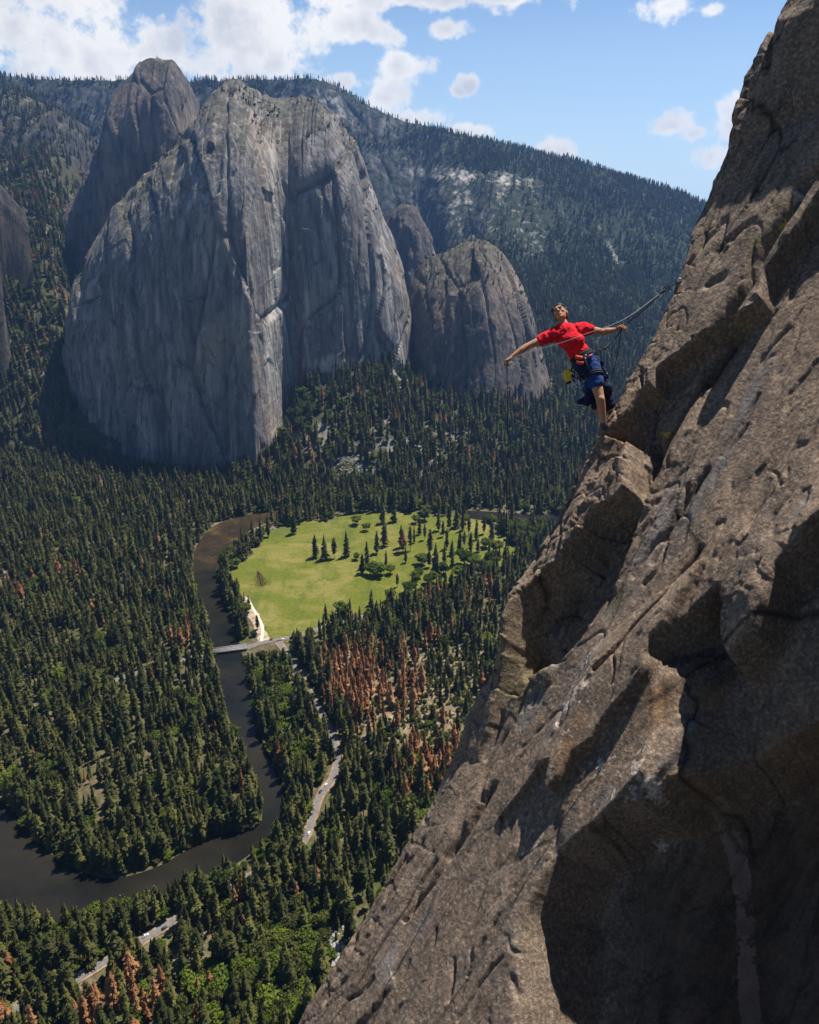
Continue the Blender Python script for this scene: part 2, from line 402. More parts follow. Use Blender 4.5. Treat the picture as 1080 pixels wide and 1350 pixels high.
def build_rock():
    u = np.concatenate([np.arange(SU[0] + .3, -8.0, .03), np.arange(-8.0, 8.2, .0155), np.arange(8.2, SU[-1] - .1, .03)])
    kw = np.concatenate([np.arange(0, 5.5, .0155), np.arange(5.5, 8.5, .011), np.arange(8.5, 13.5, .05)])
    edge = np.interp(u, SU, SW)
    edge = edge + .05 * fbm(u * 1.7, u * 0 + 3.1, seed=21, octs=5, gain=.6) + .02 * fbm(u * 9, u * 0, seed=22, octs=3)
    U, K = np.meshgrid(u, kw, indexing='ij')
    W = edge[:, None] + K
    x, y = U.copy(), W.copy()
    H = np.zeros_like(x)
    jx = .035 * fbm(x * 2.3, y * 2.3, seed=31, octs=5, gain=.55); jy = .035 * fbm(x * 2.3, y * 2.3, seed=41, octs=5, gain=.55)
    X, Y = x + jx, y + jy
    def plate(pts, h, soft=.035, hp=None):
        p = UV(pts, hp if hp is not None else h)
        return h * sstep(-soft * .3, soft, poly_sd(X, Y, p))
    # upper wall: steepens above a slanting break
    br = UV([(900, 236), (945, 226), (960, 216), (985, 206), (1020, 180), (1080, 150), (1180, 90), (1330, 20)], .36)
    above = poly_sd(X, Y, np.concatenate([br, UV([(1330, -400), (900, -400)], .36)]))
    up = np.clip(above, 0, None)
    H += (.62 * up + .12 * fbm(x * 1.1, y * .8, seed=181, octs=4)) * sstep(0, .25, up)
    # a shallow ledge just under the break, and the big block carrying the edge
    H += plate([(1010, 352), (1002, 388), (992, 401), (960, 417), (929, 434), (891, 466), (866, 485), (861, 507), (844, 512), (814, 557), (800, 573), (700, 560), (800, 250),
                (700, -500), (1700, -600), (1420, 20), (1240, 120), (1090, 236), (1058, 284), (1040, 312)], .36, .03)
    gul = seg_dist(X, Y, UV([(1220, 160), (1080, 262), (1058, 298), (1041, 322), (1016, 362), (1002, 395), (960, 455), (930, 500)]))
    H -= .16 * np.exp(-(gul / .07) ** 2) + .04 * np.exp(-(gul / .25) ** 2)
    # the prow lower down
    ua, ub = uv(600, 990)[0], uv(690, 790, .5)[0]
    H += np.clip((x - ua) / (ub - ua), 0, 1) ** .8 * plate([(800, 570), (829, 578), (831, 610), (828, 640), (810, 657), (779, 673), (767, 693), (737, 733), (712, 760), (690, 787), (673, 827), (664, 862), (646, 905), (624, 955), (604, 992), (520, 1000), (600, 800), (700, 600)], .36, .05)
    gz = poly_sd(X, Y, np.concatenate([UV([(838, 574), (833, 610), (830, 642), (812, 660), (781, 675), (769, 695), (739, 735), (714, 762), (692, 789), (675, 829), (667, 862)], .34), UV([(690, 905), (735, 880), (790, 815), (812, 785), (835, 725), (857, 655), (880, 595), (866, 560)], 0)]))
    gr_ = seg_dist(X, Y, UV([(690, 905), (735, 880), (790, 815), (812, 785), (835, 725), (857, 655), (880, 595), (866, 560)], 0))
    H -= .34 * sstep(-.02, .10, gz) * sstep(-.02, .16, gr_)

    rag = seg_dist(X, Y, UV([(826, 590), (800, 660), (740, 740), (690, 810), (655, 870)], .32))
    pm = np.exp(-(rag / .45) ** 2)
    # hanging flake sheet, thicker to its lower right edge
    fl = UV([(925, 728), (905, 770), (878, 820), (862, 846), (853, 878), (835, 905), (818, 922), (800, 940), (787, 957), (776, 977), (755, 993), (738, 1022), (722, 1042), (714, 1036), (722, 1002), (708, 1006),
             (690, 1030), (667, 1056), (640, 1080), (690, 985), (720, 940), (770, 850), (840, 790)], .2)
    base_l = seg_dist(X, Y, UV([(640, 1080), (690, 985), (720, 935), (770, 850), (840, 790), (900, 730)]))
    flm = sstep(-.008, .02, poly_sd(X, Y, fl)) * sstep(.0, .55, base_l)
    H += .2 * flm
    # small second flake to its right
    f2 = UV([(905, 938), (872, 1000), (850, 1032), (838, 1040), (842, 1020), (800, 1066), (770, 1090), (810, 1020), (858, 955), (880, 930)], .1)
    H += .1 * sstep(-.01, .03, poly_sd(X, Y, f2)) * sstep(0, .3, seg_dist(X, Y, UV([(770, 1090), (810, 1015), (860, 945)])))
    # the big overhang on the right: two recessed tiers
    t1 = np.array(UV([(864, 872), (871, 848), (905, 815), (951, 776), (957, 800), (953, 845), (962, 868), (1000, 838), (1022, 790), (1036, 752), (1085, 698), (1250, 590), (1500, 480), (1900, 1200), (1700, 2200), (900, 2200),
                      (760, 1500), (790, 1250), (840, 1060), (852, 1010), (862, 950)]))
    d1 = poly_sd(X, Y, t1)
    left1 = seg_dist(X, Y, UV([(866, 900), (858, 960), (850, 1030), (800, 1250), (760, 1500), (700, 1900)]))
    H -= (.66 * sstep(-.02, .07, d1) + .2 * np.clip(d1, 0, 2))  * (.12 + .88 * sstep(.05, .75, left1))
    t2 = UV([(684, 1222), (700, 1190), (724, 1146), (735, 1124), (754, 1110), (791, 1080), (808, 1064), (843, 1058), (858, 1043), (874, 1022), (910, 1002), (947, 976), (987, 950), (1050, 918), (1120, 880), (1300, 800), (1900, 900),
             (1900, 2400), (640, 2400), (640, 1700), (672, 1400)])
    d2 = poly_sd(X, Y, t2)
    left2 = seg_dist(X, Y, UV([(684, 1222), (672, 1400), (640, 1700), (600, 2400)]))
    H -= (1.0 * sstep(-.03, .14, d2) + .32 * np.clip(d2, 0, 2.5)) * (.1 + .9 * sstep(.0, .34, left2))
    bl = seg_dist(X, Y, UV([(1010, 740), (985, 800), (1120, 660)]))
    bul = np.exp(-(bl / .4) ** 2)
    H += .22 * bul
    # long cracks and thin edges running down the wall
    cracks = [([(1003, 400), (941, 478), (916, 518), (891, 562), (870, 605), (848, 655)], .035, .1), ([(930, 465), (925, 520), (918, 535)], .012, .04),
              ([(862, 515), (863, 550), (858, 600)], .016, .08), ([(1030, 640), (985, 690), (955, 750), (925, 800)], .01, .02),
              ([(1040, 430), (1005, 470), (985, 505), (965, 545)], .03, .05), ([(1000, 520), (975, 560), (950, 600)], .025, .04), ([(985, 560), (955, 600), (940, 640)], .02, .04),
              ([(930, 620), (905, 660), (880, 700), (860, 740)], .045, .09), ([(905, 640), (890, 690), (860, 720), (835, 760)], .03, .06), ([(880, 705), (870, 745), (850, 770)], .03, .06),
              ([(925, 722), (912, 742), (898, 762), (880, 795), (862, 813), (838, 840), (815, 872), (797, 890)], .03, .12), ([(822, 870), (824, 895), (818, 912)], .014, .06),
              ([(740, 850), (722, 890), (700, 930)], .02, .06), ([(700, 900), (680, 945), (655, 985), (640, 1020), (632, 1055)], .022, .05), ([(665, 940), (650, 975), (640, 1000)], .03, .07),
              ([(650, 1035), (635, 1060), (615, 1095), (590, 1130)], .045, .1), ([(612, 1085), (590, 1130), (566, 1170), (540, 1205)], .02, .08), ([(575, 1135), (556, 1165), (545, 1200), (532, 1215)], .02, .06),
              ([(535, 1130), (515, 1165), (508, 1185)], .03, .07), ([(575, 1225), (570, 1250)], .015, .04), ([(540, 1265), (530, 1290), (520, 1320)], .015, .04), ([(600, 1265), (597, 1300), (590, 1320)], .02, .05),
              ([(665, 1262), (640, 1290), (620, 1320), (605, 1345)], .016, .05), ([(660, 1180), (640, 1205), (625, 1230)], .012, .03), ([(470, 1235), (455, 1270), (440, 1300), (430, 1320)], .05, .07),
              ([(495, 1290), (480, 1310), (460, 1320)], .025, .05), ([(675, 1290), (680, 1310)], .04, .06), ([(985, 150), (1000, 100), (1030, 40), (1060, -20)], .03, .12), ([(1040, 150), (1055, 90), (1075, 20)], .05, .12),
              ([(960, 180), (985, 140), (1005, 90)], .03, .06), ([(993, 205), (980, 225), (960, 255), (940, 290)], .04, .1), ([(945, 330), (935, 355), (925, 370)], .03, .06), ([(945, 258), (930, 285), (915, 310)], .03, .06),
              ([(960, 355), (990, 330), (1010, 318)], .05, .05), ([(905, 400), (888, 428), (872, 462), (858, 490)], .05, .1), ([(905, 385), (912, 370), (918, 350)], .03, .08), ([(950, 398), (968, 388)], .08, .06),
              ([(828, 570), (780, 630), (750, 690), (720, 740)], .02, .05), ([(780, 610), (775, 660), (752, 700), (735, 760), (722, 830)], .018, .06), ([(760, 720), (745, 770), (730, 840)], .015, .05)]
    for pts, wd, dp in cracks:
        p = UV(pts, .0)
        p = smooth_line(p, 4)
        lo, hi = p.min(0) - .5, p.max(0) + .5
        m = (X > lo[0]) & (X < hi[0]) & (Y > lo[1]) & (Y < hi[1])
        dd = seg_dist(X[m] + .4 * jy[m], Y[m] + .4 * jx[m], p)
        H[m] -= 1.25 * dp * np.exp(-(dd / (.8 * wd)) ** 2) * (.75 + .5 * fbm(X[m] * 4, Y[m] * 4, seed=61, octs=2))
    # texture of the stone: long shallow scallops, thin broken sheets, facets, grain
    rot = .12
    a, b = x * math.cos(rot) + y * math.sin(rot), -x * math.sin(rot) + y * math.cos(rot)
    rough = .55 + .45 * sstep(-.2, .35, fbm(a * .35, b * .7, seed=71, octs=3))
    calm = 1 - .6 * sstep(.0, .5, d2)
    H += .045 * fbm(a * .3, b * 1.0, seed=73, octs=2) * calm
    H += .010 * rough * fbm(a * 1.0 + jx * 6, b * 5.0, seed=75, octs=4, gain=.5)
    # exfoliation sheets: each rises gently and breaks off along a long diagonal edge
    for fr_, A_, sd, wa in ((.85, .085, 171, .9), (2.3, .036, 175, .8), (5.5, .014, 179, .8)):
        ph = b * fr_ + wa * fbm(a * fr_ * .30, b * fr_ * .5, seed=sd, octs=4, gain=.48) + .10 * fbm(a * fr_ * 3, b * fr_ * 3, seed=sd + 1, octs=2)
        fr2 = ph - np.floor(ph)
        mk = sstep(-.05, .28, fbm(a * fr_ * .33, b * fr_ * .7, seed=sd + 2, octs=3))
        H += A_ * (fr2 * (1 - sstep(.965, 1.0, fr2))) * mk * calm
    fv, fe = facets(a * 1.0 + jx * 8, b * 3.2 + jy * 8, 81, .5)
    H += .010 * fv * rough * calm
    nearedge = np.exp(-(K / .40) ** 2)
    fv2, fe2 = facets(a * 2.2 + jx * 12, b * 4.0 + jy * 12, 91, .6)
    H += (.030 * nearedge + .11 * pm + .08 * bul) * fv2
    fv3, _ = facets(a * 5 + jx * 20, b * 8 + jy * 20, 95, .7)
    H += (.010 * nearedge + .035 * pm + .025 * bul + .003) * fv3
    H -= .03 * np.exp(-(fe2 / .05) ** 2) * (nearedge * .6 + pm)
    H += .006 * rough * fbm(a * 3.2, b * 4.6, seed=97, octs=4, gain=.6) * (1 - .5 * pm)
    H += .007 * fbm(a * 11, b * 13, seed=99, octs=3, gain=.7)
    # hairline joints: thin, long, nearly parallel to the fall line
    for sd, sa, sb, thr, dp in ((141, .22, 1.5, .022, .05), (143, .4, 2.6, .020, .03), (145, .7, 1.6, .014, .025)):
        nn = fbm(a * sa + jx * 2, b * sb + a * .25, seed=sd, octs=3, gain=.45)
        msk = sstep(.0, .2, fbm(a * .6, b * .9, seed=sd + 1, octs=2))
        H -= dp * np.exp(-(nn / thr) ** 2) * msk * calm
    pits = np.clip(fbm(a * 2.0, b * 3.4, seed=101, octs=2) - .42, 0, None)
    H -= .2 * pits
    # the outer edge keeps to its surveyed line
    tgt = np.interp(u, SU, SH_)
    he = H[:, 4:14].mean(1); kr = np.hanning(61); kr /= kr.sum(); he = np.convolve(np.pad(he, 30, 'edge'), kr, 'valid')
    H += (tgt - he)[:, None] * np.exp(-(K / .55) ** 2)
    # roll over at the edge
    H -= .06 * np.exp(-(K / .04)) + .02 * np.exp(-(K / .2))
    front = O0[None, None] + E1 * x[..., None] + E2 * y[..., None] + NRM * H[..., None]
    fp, _ = project(front)
    dkd = seg_dist(fp[..., 0] + 9 * fbm(x * 2.5, y * 2.5, seed=55, octs=3), fp[..., 1], [(945, 1062), (957, 1082), (968, 1115), (979, 1160), (984, 1230), (986, 1300), (992, 1360), (996, 1460), (1000, 1600)])
    dike = (1 - sstep(11, 16, dkd)) * sstep(-.45, .1, fbm(x * 3.5, y * 3.5, seed=57, octs=4, gain=.65))
    # the far side of the edge falls away behind
    dk = np.array([.03, .08, .15, .25, .4, .6, .9, 1.3, 1.8, 2.5, 3.5, 5, 7])[::-1]
    bu, bk = np.meshgrid(u, dk, indexing='ij')
    inn = .10 * bk + .12 * fbm(bu * 1.2, bk * 1.2, seed=111, octs=4) * np.minimum(1, bk * 3)
    back = O0 + E1 * bu[..., None] + E2 * (edge[:, None] + np.abs(inn) + .02 * bk)[..., None] + NRM * (H[:, :1] - bk)[..., None]
    V = np.concatenate([back, front], 1)
    n, m = V.shape[:2]; nb = len(dk)
    pad = lambda A, v=0.0: np.concatenate([np.full((n, nb), v), A], 1)
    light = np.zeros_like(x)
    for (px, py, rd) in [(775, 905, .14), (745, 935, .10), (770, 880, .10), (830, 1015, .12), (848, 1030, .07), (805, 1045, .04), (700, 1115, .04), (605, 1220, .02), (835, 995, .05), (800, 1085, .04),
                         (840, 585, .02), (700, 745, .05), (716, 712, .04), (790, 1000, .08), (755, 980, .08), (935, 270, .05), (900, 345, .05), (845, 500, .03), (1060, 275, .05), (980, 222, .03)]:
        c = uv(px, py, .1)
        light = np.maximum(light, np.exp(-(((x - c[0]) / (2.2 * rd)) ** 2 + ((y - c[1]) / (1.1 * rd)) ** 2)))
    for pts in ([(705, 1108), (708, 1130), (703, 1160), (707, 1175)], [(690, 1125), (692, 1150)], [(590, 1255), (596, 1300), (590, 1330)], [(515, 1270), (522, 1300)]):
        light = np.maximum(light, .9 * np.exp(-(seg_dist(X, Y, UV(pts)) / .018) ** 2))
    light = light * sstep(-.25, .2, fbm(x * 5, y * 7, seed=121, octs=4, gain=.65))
    blue = np.zeros_like(x)
    for pts, wd in (([(895, 640), (870, 700), (840, 750), (800, 800)], .12), ([(1010, 470), (970, 560), (930, 640), (905, 690)], .10), ([(735, 860), (710, 910), (690, 950)], .12), ([(790, 850), (765, 900), (730, 980)], .10),
                    ([(800, 1040), (795, 1055)], .06), ([(900, 945), (890, 985), (870, 1010)], .04), ([(560, 1210), (530, 1240), (510, 1280)], .10), ([(680, 930), (650, 990)], .07), ([(1075, 640), (1060, 690)], .06)):
        blue = np.maximum(blue, np.exp(-(seg_dist(X, Y, UV(pts)) / wd) ** 2))
    orange = np.zeros_like(x)
    for px, py, ra, rb in ((845, 605, .25, .12), (880, 930, .3, .12), (930, 905, .25, .1), (890, 1065, .4, .12), (950, 1080, .35, .1), (1010, 1030, .8, .35), (905, 395, .12, .05), (690, 690, .1, .1), (780, 990, .3, .1)):
        c = uv(px, py, -.2); orange = np.maximum(orange, np.exp(-(((x - c[0]) / ra) ** 2 + ((y - c[1]) / rb) ** 2)))
    varn_shade = sstep(-.05, .5, d2) * sstep(.1, .9, left2) * sstep(-.5, .1, fbm(x * .8, y * .8, seed=131, octs=4) + .25)  # brown varnish stain, painted dark over the recess to deepen its shade
    moss = np.zeros_like(x)
    for px, py, rd in ((880, 575, .07), (700, 880, .22), (690, 905, .2), (740, 800, .12), (1040, 300, .06), (1010, 345, .08), (815, 790, .12), (905, 400, .05)):
        c = uv(px, py, .0); moss = np.maximum(moss, np.exp(-(((x - c[0]) / (1.5 * rd)) ** 2 + ((y - c[1]) / rd) ** 2)))
    return V.reshape(-1, 3), grid_faces(n, m), dict(dike=pad(dike).ravel(), light=pad(light).ravel(), blue=pad(blue).ravel(), orange=pad(orange).ravel(), moss=pad(moss).ravel(), along=np.concatenate([np.repeat(a[:, :1], nb, 1), a], 1).ravel(), across=np.concatenate([np.repeat(b[:, :1], nb, 1), b], 1).ravel(), dark=np.pad(H, ((0, 0), (nb, 0)), 'edge').ravel(), varnish_shade=pad(varn_shade).ravel())

def rock_material():
    k = NT('granite', .86, .25)
    o = k.obj()
    big = k.noise(o, .55, 4, .6); mid = k.noise(o, 3.2, 6, .65, .3); fine = k.noise(o, 34, 4, .7); gr = k.voro(o, 95); gr2 = k.noise(o, 120, 2, .6)
    mpx = k.obj((1, 1, 1))
    g0 = k.noise(o, 24, 4, .65)
    cx = k.n.new('ShaderNodeCombineXYZ'); k.l(k.math('MULTIPLY', k.attr('along'), .35), cx.inputs[0]); k.l(k.math('MULTIPLY', k.attr('across'), 3.2), cx.inputs[1])
    strk = k.noise(cx.outputs[0], 1.0, 6, .62, .25)
    cy = k.n.new('ShaderNodeCombineXYZ'); k.l(k.math('MULTIPLY', k.attr('along'), 1.3), cy.inputs[0]); k.l(k.math('MULTIPLY', k.attr('across'), 7.0), cy.inputs[1])
    strk2 = k.noise(cy.outputs[0], 1.0, 6, .65, .3)
    c = k.ramp(mid, (.25, (.145, .106, .077)), (.5, (.225, .166, .120)), (.72, (.30, .225, .165)))
    c = k.mix(k.ramp(big, (.4, 0), (.65, .5)), c, (.19, .16, .138))
    c = k.mix(k.ramp(strk, (.36, .7), (.5, 0)), c, (.105, .088, .077))
    c = k.mix(k.ramp(strk, (.55, 0), (.68, .45)), c, (.34, .27, .21))
    c = k.mix(k.ramp(strk2, (.33, .6), (.46, 0)), c, (.085, .072, .064))
    c = k.mix(k.ramp(g0, (.36, .7), (.5, 0)), c, (.075, .058, .046))
    c = k.mix(k.ramp(g0, (.53, 0), (.66, .6)), c, (.50, .385, .285))
    c = k.mix(k.ramp(fine, (.36, .5), (.5, 0)), c, (.09, .073, .062))
    c = k.mix(k.ramp(gr2, (.58, 0), (.70, .5)), c, (.50, .41, .33))
    c = k.mix(k.ramp(gr, (.12, .4), (.4, 0)), c, (.10, .086, .072))
    lich = k.noise(o, 9, 5, .7)
    c = k.mix(k.ramp(lich, (.57, 0), (.66, .55)), c, (.055, .052, .05))
    c = k.mix(k.math('MULTIPLY', k.math('MULTIPLY', k.attr('blue'), k.ramp(strk2, (.44, .0), (.52, .7))), k.ramp(g0, (.38, .35), (.55, 1))), c, k.ramp(mid, (.3, (.12, .125, .14)), (.7, (.26, .27, .29))))
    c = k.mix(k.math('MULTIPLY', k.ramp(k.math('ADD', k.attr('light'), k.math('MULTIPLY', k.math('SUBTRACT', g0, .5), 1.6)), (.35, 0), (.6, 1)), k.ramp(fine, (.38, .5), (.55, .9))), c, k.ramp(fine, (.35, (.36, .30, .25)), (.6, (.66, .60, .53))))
    c = k.mix(k.math('MULTIPLY', k.attr('orange'), .6), c, k.ramp(mid, (.35, (.08, .045, .02)), (.65, (.26, .13, .045))))
    c = k.mix(k.math('MULTIPLY', k.attr('varnish_shade'), .75), c, k.mix(k.ramp(strk2, (.35, 1), (.6, 0)), k.ramp(mid, (.3, (.06, .044, .034)), (.7, (.13, .094, .07))), (.022, .018, .016)))
    c = k.mix(k.math('MULTIPLY', k.ramp(k.math('ADD', k.attr('dike'), k.math('MULTIPLY', k.math('SUBTRACT', g0, .5), 1.8)), (.4, 0), (.62, 1)), .6), c, k.ramp(mid, (.3, (.22, .16, .14)), (.7, (.40, .31, .27))))
    c = k.mix(k.math('MULTIPLY', k.attr('moss'), k.ramp(fine, (.4, 0), (.55, .8))), c, (.07, .075, .015))
    # joints: long thin cracks, here and there closed
    def joints(sa, sb, wd, seed, lo, hi):
        cz = k.n.new('ShaderNodeCombineXYZ'); k.l(k.math('MULTIPLY', k.attr('along'), sa), cz.inputs[0]); k.l(k.math('MULTIPLY', k.attr('across'), sb), cz.inputs[1]); cz.inputs[2].default_value = seed
        nv = k.n.new('ShaderNodeTexNoise'); nv.inputs['Scale'].default_value = 1.3; nv.inputs['Detail'].default_value = 6; k.l(cz.outputs[0], nv.inputs['Vector'])
        sv = k.n.new('ShaderNodeVectorMath'); sv.operation = 'MULTIPLY_ADD'; sv.inputs[1].default_value = (.7, .7, 0); k.l(nv.outputs['Color'], sv.inputs[0]); k.l(cz.outputs[0], sv.inputs[2])
        vo = k.n.new('ShaderNodeTexVoronoi'); vo.feature = 'DISTANCE_TO_EDGE'; vo.inputs['Scale'].default_value = 1; k.l(sv.outputs[0], vo.inputs['Vector'])
        cm = k.n.new('ShaderNodeTexNoise'); cm.inputs['Scale'].default_value = .9; cm.inputs['Detail'].default_value = 3; k.l(cz.outputs[0], cm.inputs['Vector'])
        return k.math('MULTIPLY', k.ramp(vo.outputs['Distance'], (0, 1), (wd, 0)), k.ramp(cm.outputs['Fac'], (lo, 0), (hi, 1)))
    j1 = joints(.30, 1.15, .022, 3.0, .46, .56); j2 = joints(.75, 2.6, .03, 9.0, .52, .62)
    jj = k.math('MAXIMUM', j1, k.math('MULTIPLY', j2, .8))
    c = k.mix(1.0, c, (.85, .795, .725), 'MULTIPLY')
    c = k.mix(k.math('MULTIPLY', jj, .85), c, (.018, .015, .013))
    k.base(c)
    k.bump(jj, -1.0, .035)
    k.bump(mid, .3, .03); k.bump(strk2, .6, .03); k.bump(g0, .6, .016); k.bump(fine, .8, .012); k.bump(gr, .5, .004)
    return k.m
V, Fc, at = build_rock()
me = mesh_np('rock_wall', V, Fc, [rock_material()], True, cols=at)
rock = tag(link('rock_wall', me), 'steep brown granite wall with dark overhangs rising beside the climber', None, None, 'structure')
ROCK_V = V

# the wall carried on unseen to the right and behind, added to block sky light
pts_ = smooth_line([(9.6, 5.2), (9.0, 0), (8.2, -7), (7.6, -16), (7.4, -34)], 10)
wz = np.linspace(-45, 70, 80); WX = np.repeat(pts_[:, None, :], len(wz), 1); WZ = np.broadcast_to(wz, WX.shape[:2])
dx_ = 1.2 * fbm(WX[..., 1] / 6., WZ / 9., seed=301, octs=5) + .02 * np.abs(WZ)
me = mesh_np('sky_block_wall', np.stack([WX[..., 0] + dx_, WX[..., 1], WZ], -1).reshape(-1, 3), grid_faces(len(pts_), len(wz)), [me.materials[0]], True)
tag(link('sky_block_wall', me), 'unseen granite wall added right of the viewpoint to block sky light', None, None, 'structure')
# ------------------------------------------------------------------ mountains and slopes
def mass(name, cols, mat, prof, step=1.5, amp=(14, 6, 2.5), flute=70, rows=None, back=(350, -120), depth=140, seed=1, edge_round=0, lean=None, jag=0, soft=False, pale=None):
    """a rock or hill mass from traced columns (px, py base, Y base, py top, Y top)"""
    c = np.array(cols, float)
    px = np.arange(c[0, 0], c[-1, 0] + .1, step)
    pb, Yb, pt, Yt = [np.interp(px, c[:, 0], c[:, k]) for k in (1, 2, 3, 4)]
    if soft:
        kk = np.hanning(25); kk /= kk.sum()
        sm = lambda v: np.convolve(np.pad(v, 12, 'edge'), kk, 'valid')
        pb, Yb, pt, Yt = sm(pb), sm(Yb), sm(pt), sm(Yt)
    pt = pt + jag * fbm(px / 14., px * 0 + seed, seed=seed + 50, octs=4, gain=.6)
    B, T = at_y(px, pb, Yb), at_y(px, pt, Yt)
    n = len(px); m = rows or int(np.clip(np.max(np.abs(pb - pt)) / step, 20, 420))
    t = np.linspace(0, 1, m)[None, :, None]
    z = B[:, None, 2:3] + (T[:, None, 2:3] - B[:, None, 2:3]) * t
    g = prof(t)
    P = B[:, None] + (T[:, None] - B[:, None]) * g
    P[..., 2] = z[..., 0]
    # outward normals of the smooth mass
    du = np.gradient(P, axis=0); dv = np.gradient(P, axis=1)
    N = np.cross(du, dv); N /= np.linalg.norm(N, axis=-1, keepdims=True) + 1e-9
    N[N[..., 1] > 0] *= -1
    X, Y, Z = P[..., 0], P[..., 1], P[..., 2]
    wob = 25 * fbm(X / 160., Y / 160., Z / 260., seed=seed + 3, octs=3)
    fl = fbm((X + wob) / flute, Z / (flute * 9.), Y / (flute * 2.), seed=seed + 5, octs=5, gain=.55, ridged=True)
    fa, fe = facets((X + wob) / (flute * .8) + Y / 400., Z / (flute * 3.2), seed + 9, .9)
    fa2, fe2 = facets((X + wob) / (flute * .28) + Y / 150., Z / (flute * .9), seed + 19, .9)
    gen = fbm(X / 45., Y / 45., Z / 60., seed=seed + 7, octs=5, gain=.6)
    fade = np.ones_like(X)
    D = amp[0] * fl + amp[1] * gen + amp[2] * fa * 2 + amp[2] * .8 * fa2
    D -= amp[2] * .8 * np.exp(-(fe / .05) ** 2)
    P = P + N * (D * np.minimum(1, sstep(1.0, .93, t[..., 0]) + .25))[..., None]
    P[..., 2] += amp[1] * .8 * fbm(X / 30., Y / 30., seed=seed + 17, octs=4) * sstep(.85, 1, t[..., 0])
    # plateau behind and skirt below
    rowsb = []
    for k, f in enumerate((.04, .12, .3, .6, 1.0)):
        q = P[:, -1].copy(); q[:, 1] += back[0] * f; q[:, 2] += back[1] * f ** 1.3 + (8 * fbm(q[:, 0] / 60., q[:, 1] / 60., seed=seed + 23) if amp[1] else 0)
        rowsb.append(q)
    sk = P[:, 0].copy(); sk[:, 2] -= depth; sk[:, 1] -= depth * .05
    Q = np.concatenate([sk[:, None], P, np.stack(rowsb, 1)], 1)
    tt = np.concatenate([np.zeros((n, 1)), np.broadcast_to(t[..., 0], (n, m)), np.ones((n, 5))], 1)
    me = mesh_np(name, Q.reshape(-1, 3), grid_faces(n, m + 6), [mat], True if soft else False, cols=dict(pale=(np.zeros(Q.shape[:2]) if pale is None else pale(project(Q)[0])).ravel(), height=tt.ravel(), groove=np.pad(fl, ((0, 0), (1, 5)), 'edge').ravel()))
    o = link(name, me); tag(o, kind='structure')
    return o, P, np.concatenate([P[:, -1:], np.stack(rowsb, 1)], 1)

def cliff_mat(name, dark, mid, light, tan=.5, scrub=.5, sc_=1.0, veg=((.022, .026, .014), (.075, .068, .040), (.24, .20, .15))):
    k = NT(name, .95, .1)
    st = k.noise(k.obj((.035 * sc_, .035 * sc_, .0022 * sc_), ), 1, 6, .62, .4)
    st2 = k.noise(k.obj((.12 * sc_, .12 * sc_, .006 * sc_)), 1, 5, .6, .3)
    bl = k.noise(k.obj((.006, .006, .004)), 1, 5, .6)
    det = k.noise(k.obj((.05, .05, .035)), 1, 8, .7)
    c = k.ramp(st, (.3, dark), (.5, mid), (.68, light))
    c = k.mix(k.ramp(st2, (.36, .75), (.52, 0)), c, tuple(x * .55 for x in dark))
    c = k.mix(k.ramp(bl, (.52, 0), (.68, tan)), c, (.34, .255, .175))
    c = k.mix(k.ramp(det, (.34, .6), (.48, 0)), c, tuple(x * .6 for x in dark))
    c = k.mix(k.ramp(det, (.58, 0), (.7, .5)), c, tuple(min(1, x * 1.35) for x in light))
    vj = k.n.new('ShaderNodeTexVoronoi'); vj.feature = 'DISTANCE_TO_EDGE'; vj.inputs['Scale'].default_value = 1
    wn = k.n.new('ShaderNodeVectorMath'); wn.operation = 'ADD'
    nzv = k.n.new('ShaderNodeTexNoise'); nzv.inputs['Scale'].default_value = .02; nzv.inputs['Detail'].default_value = 5; k.l(k.co, nzv.inputs['Vector'])
    sv = k.n.new('ShaderNodeVectorMath'); sv.operation = 'SCALE'; sv.inputs['Scale'].default_value = .45; k.l(nzv.outputs['Color'], sv.inputs[0])
    k.l(k.obj((.022 * sc_, .022 * sc_, .0035 * sc_)), wn.inputs[0]); k.l(sv.outputs[0], wn.inputs[1]); k.l(wn.outputs[0], vj.inputs['Vector'])
    crack = k.math('MULTIPLY', k.ramp(vj.outputs['Distance'], (.0, .7), (.022, 0)), k.ramp(det, (.42, 0), (.55, 1)))
    c = k.mix(crack, c, tuple(x * .4 for x in dark))
    ps = k.noise(k.obj((.05 * sc_, .05 * sc_, .0016 * sc_), (0, 0, .4)), 1, 4, .6, .2)
    c = k.mix(k.ramp(ps, (.60, 0), (.70, .55)), c, tuple(min(1, x * 1.5) for x in light))
    # scrub on ledges: where the ground lies flat enough to hold soil
    ge = k.n.new('ShaderNodeNewGeometry'); sx = k.n.new('ShaderNodeSeparateXYZ'); k.l(ge.outputs['Normal'], sx.inputs[0])
    ns = k.noise(k.obj((.03, .03, .03)), 1, 7, .7)
    f = k.math('ADD', sx.outputs['Z'], k.math('MULTIPLY', k.math('SUBTRACT', ns, .5), 1.1))
    c = k.mix(k.math('MULTIPLY', k.ramp(f, (.60, 0), (.74, 1)), scrub), c, k.ramp(det, (.35, veg[0]), (.55, veg[1]), (.72, veg[2])))
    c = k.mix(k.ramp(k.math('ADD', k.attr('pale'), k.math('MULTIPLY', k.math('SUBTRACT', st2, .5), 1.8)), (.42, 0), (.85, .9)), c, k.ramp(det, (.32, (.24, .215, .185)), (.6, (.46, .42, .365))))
    k.base(c); k.bump(det, .8, 6); k.bump(st2, .7, 5); k.bump(crack, -.5, 5)
    return k.m
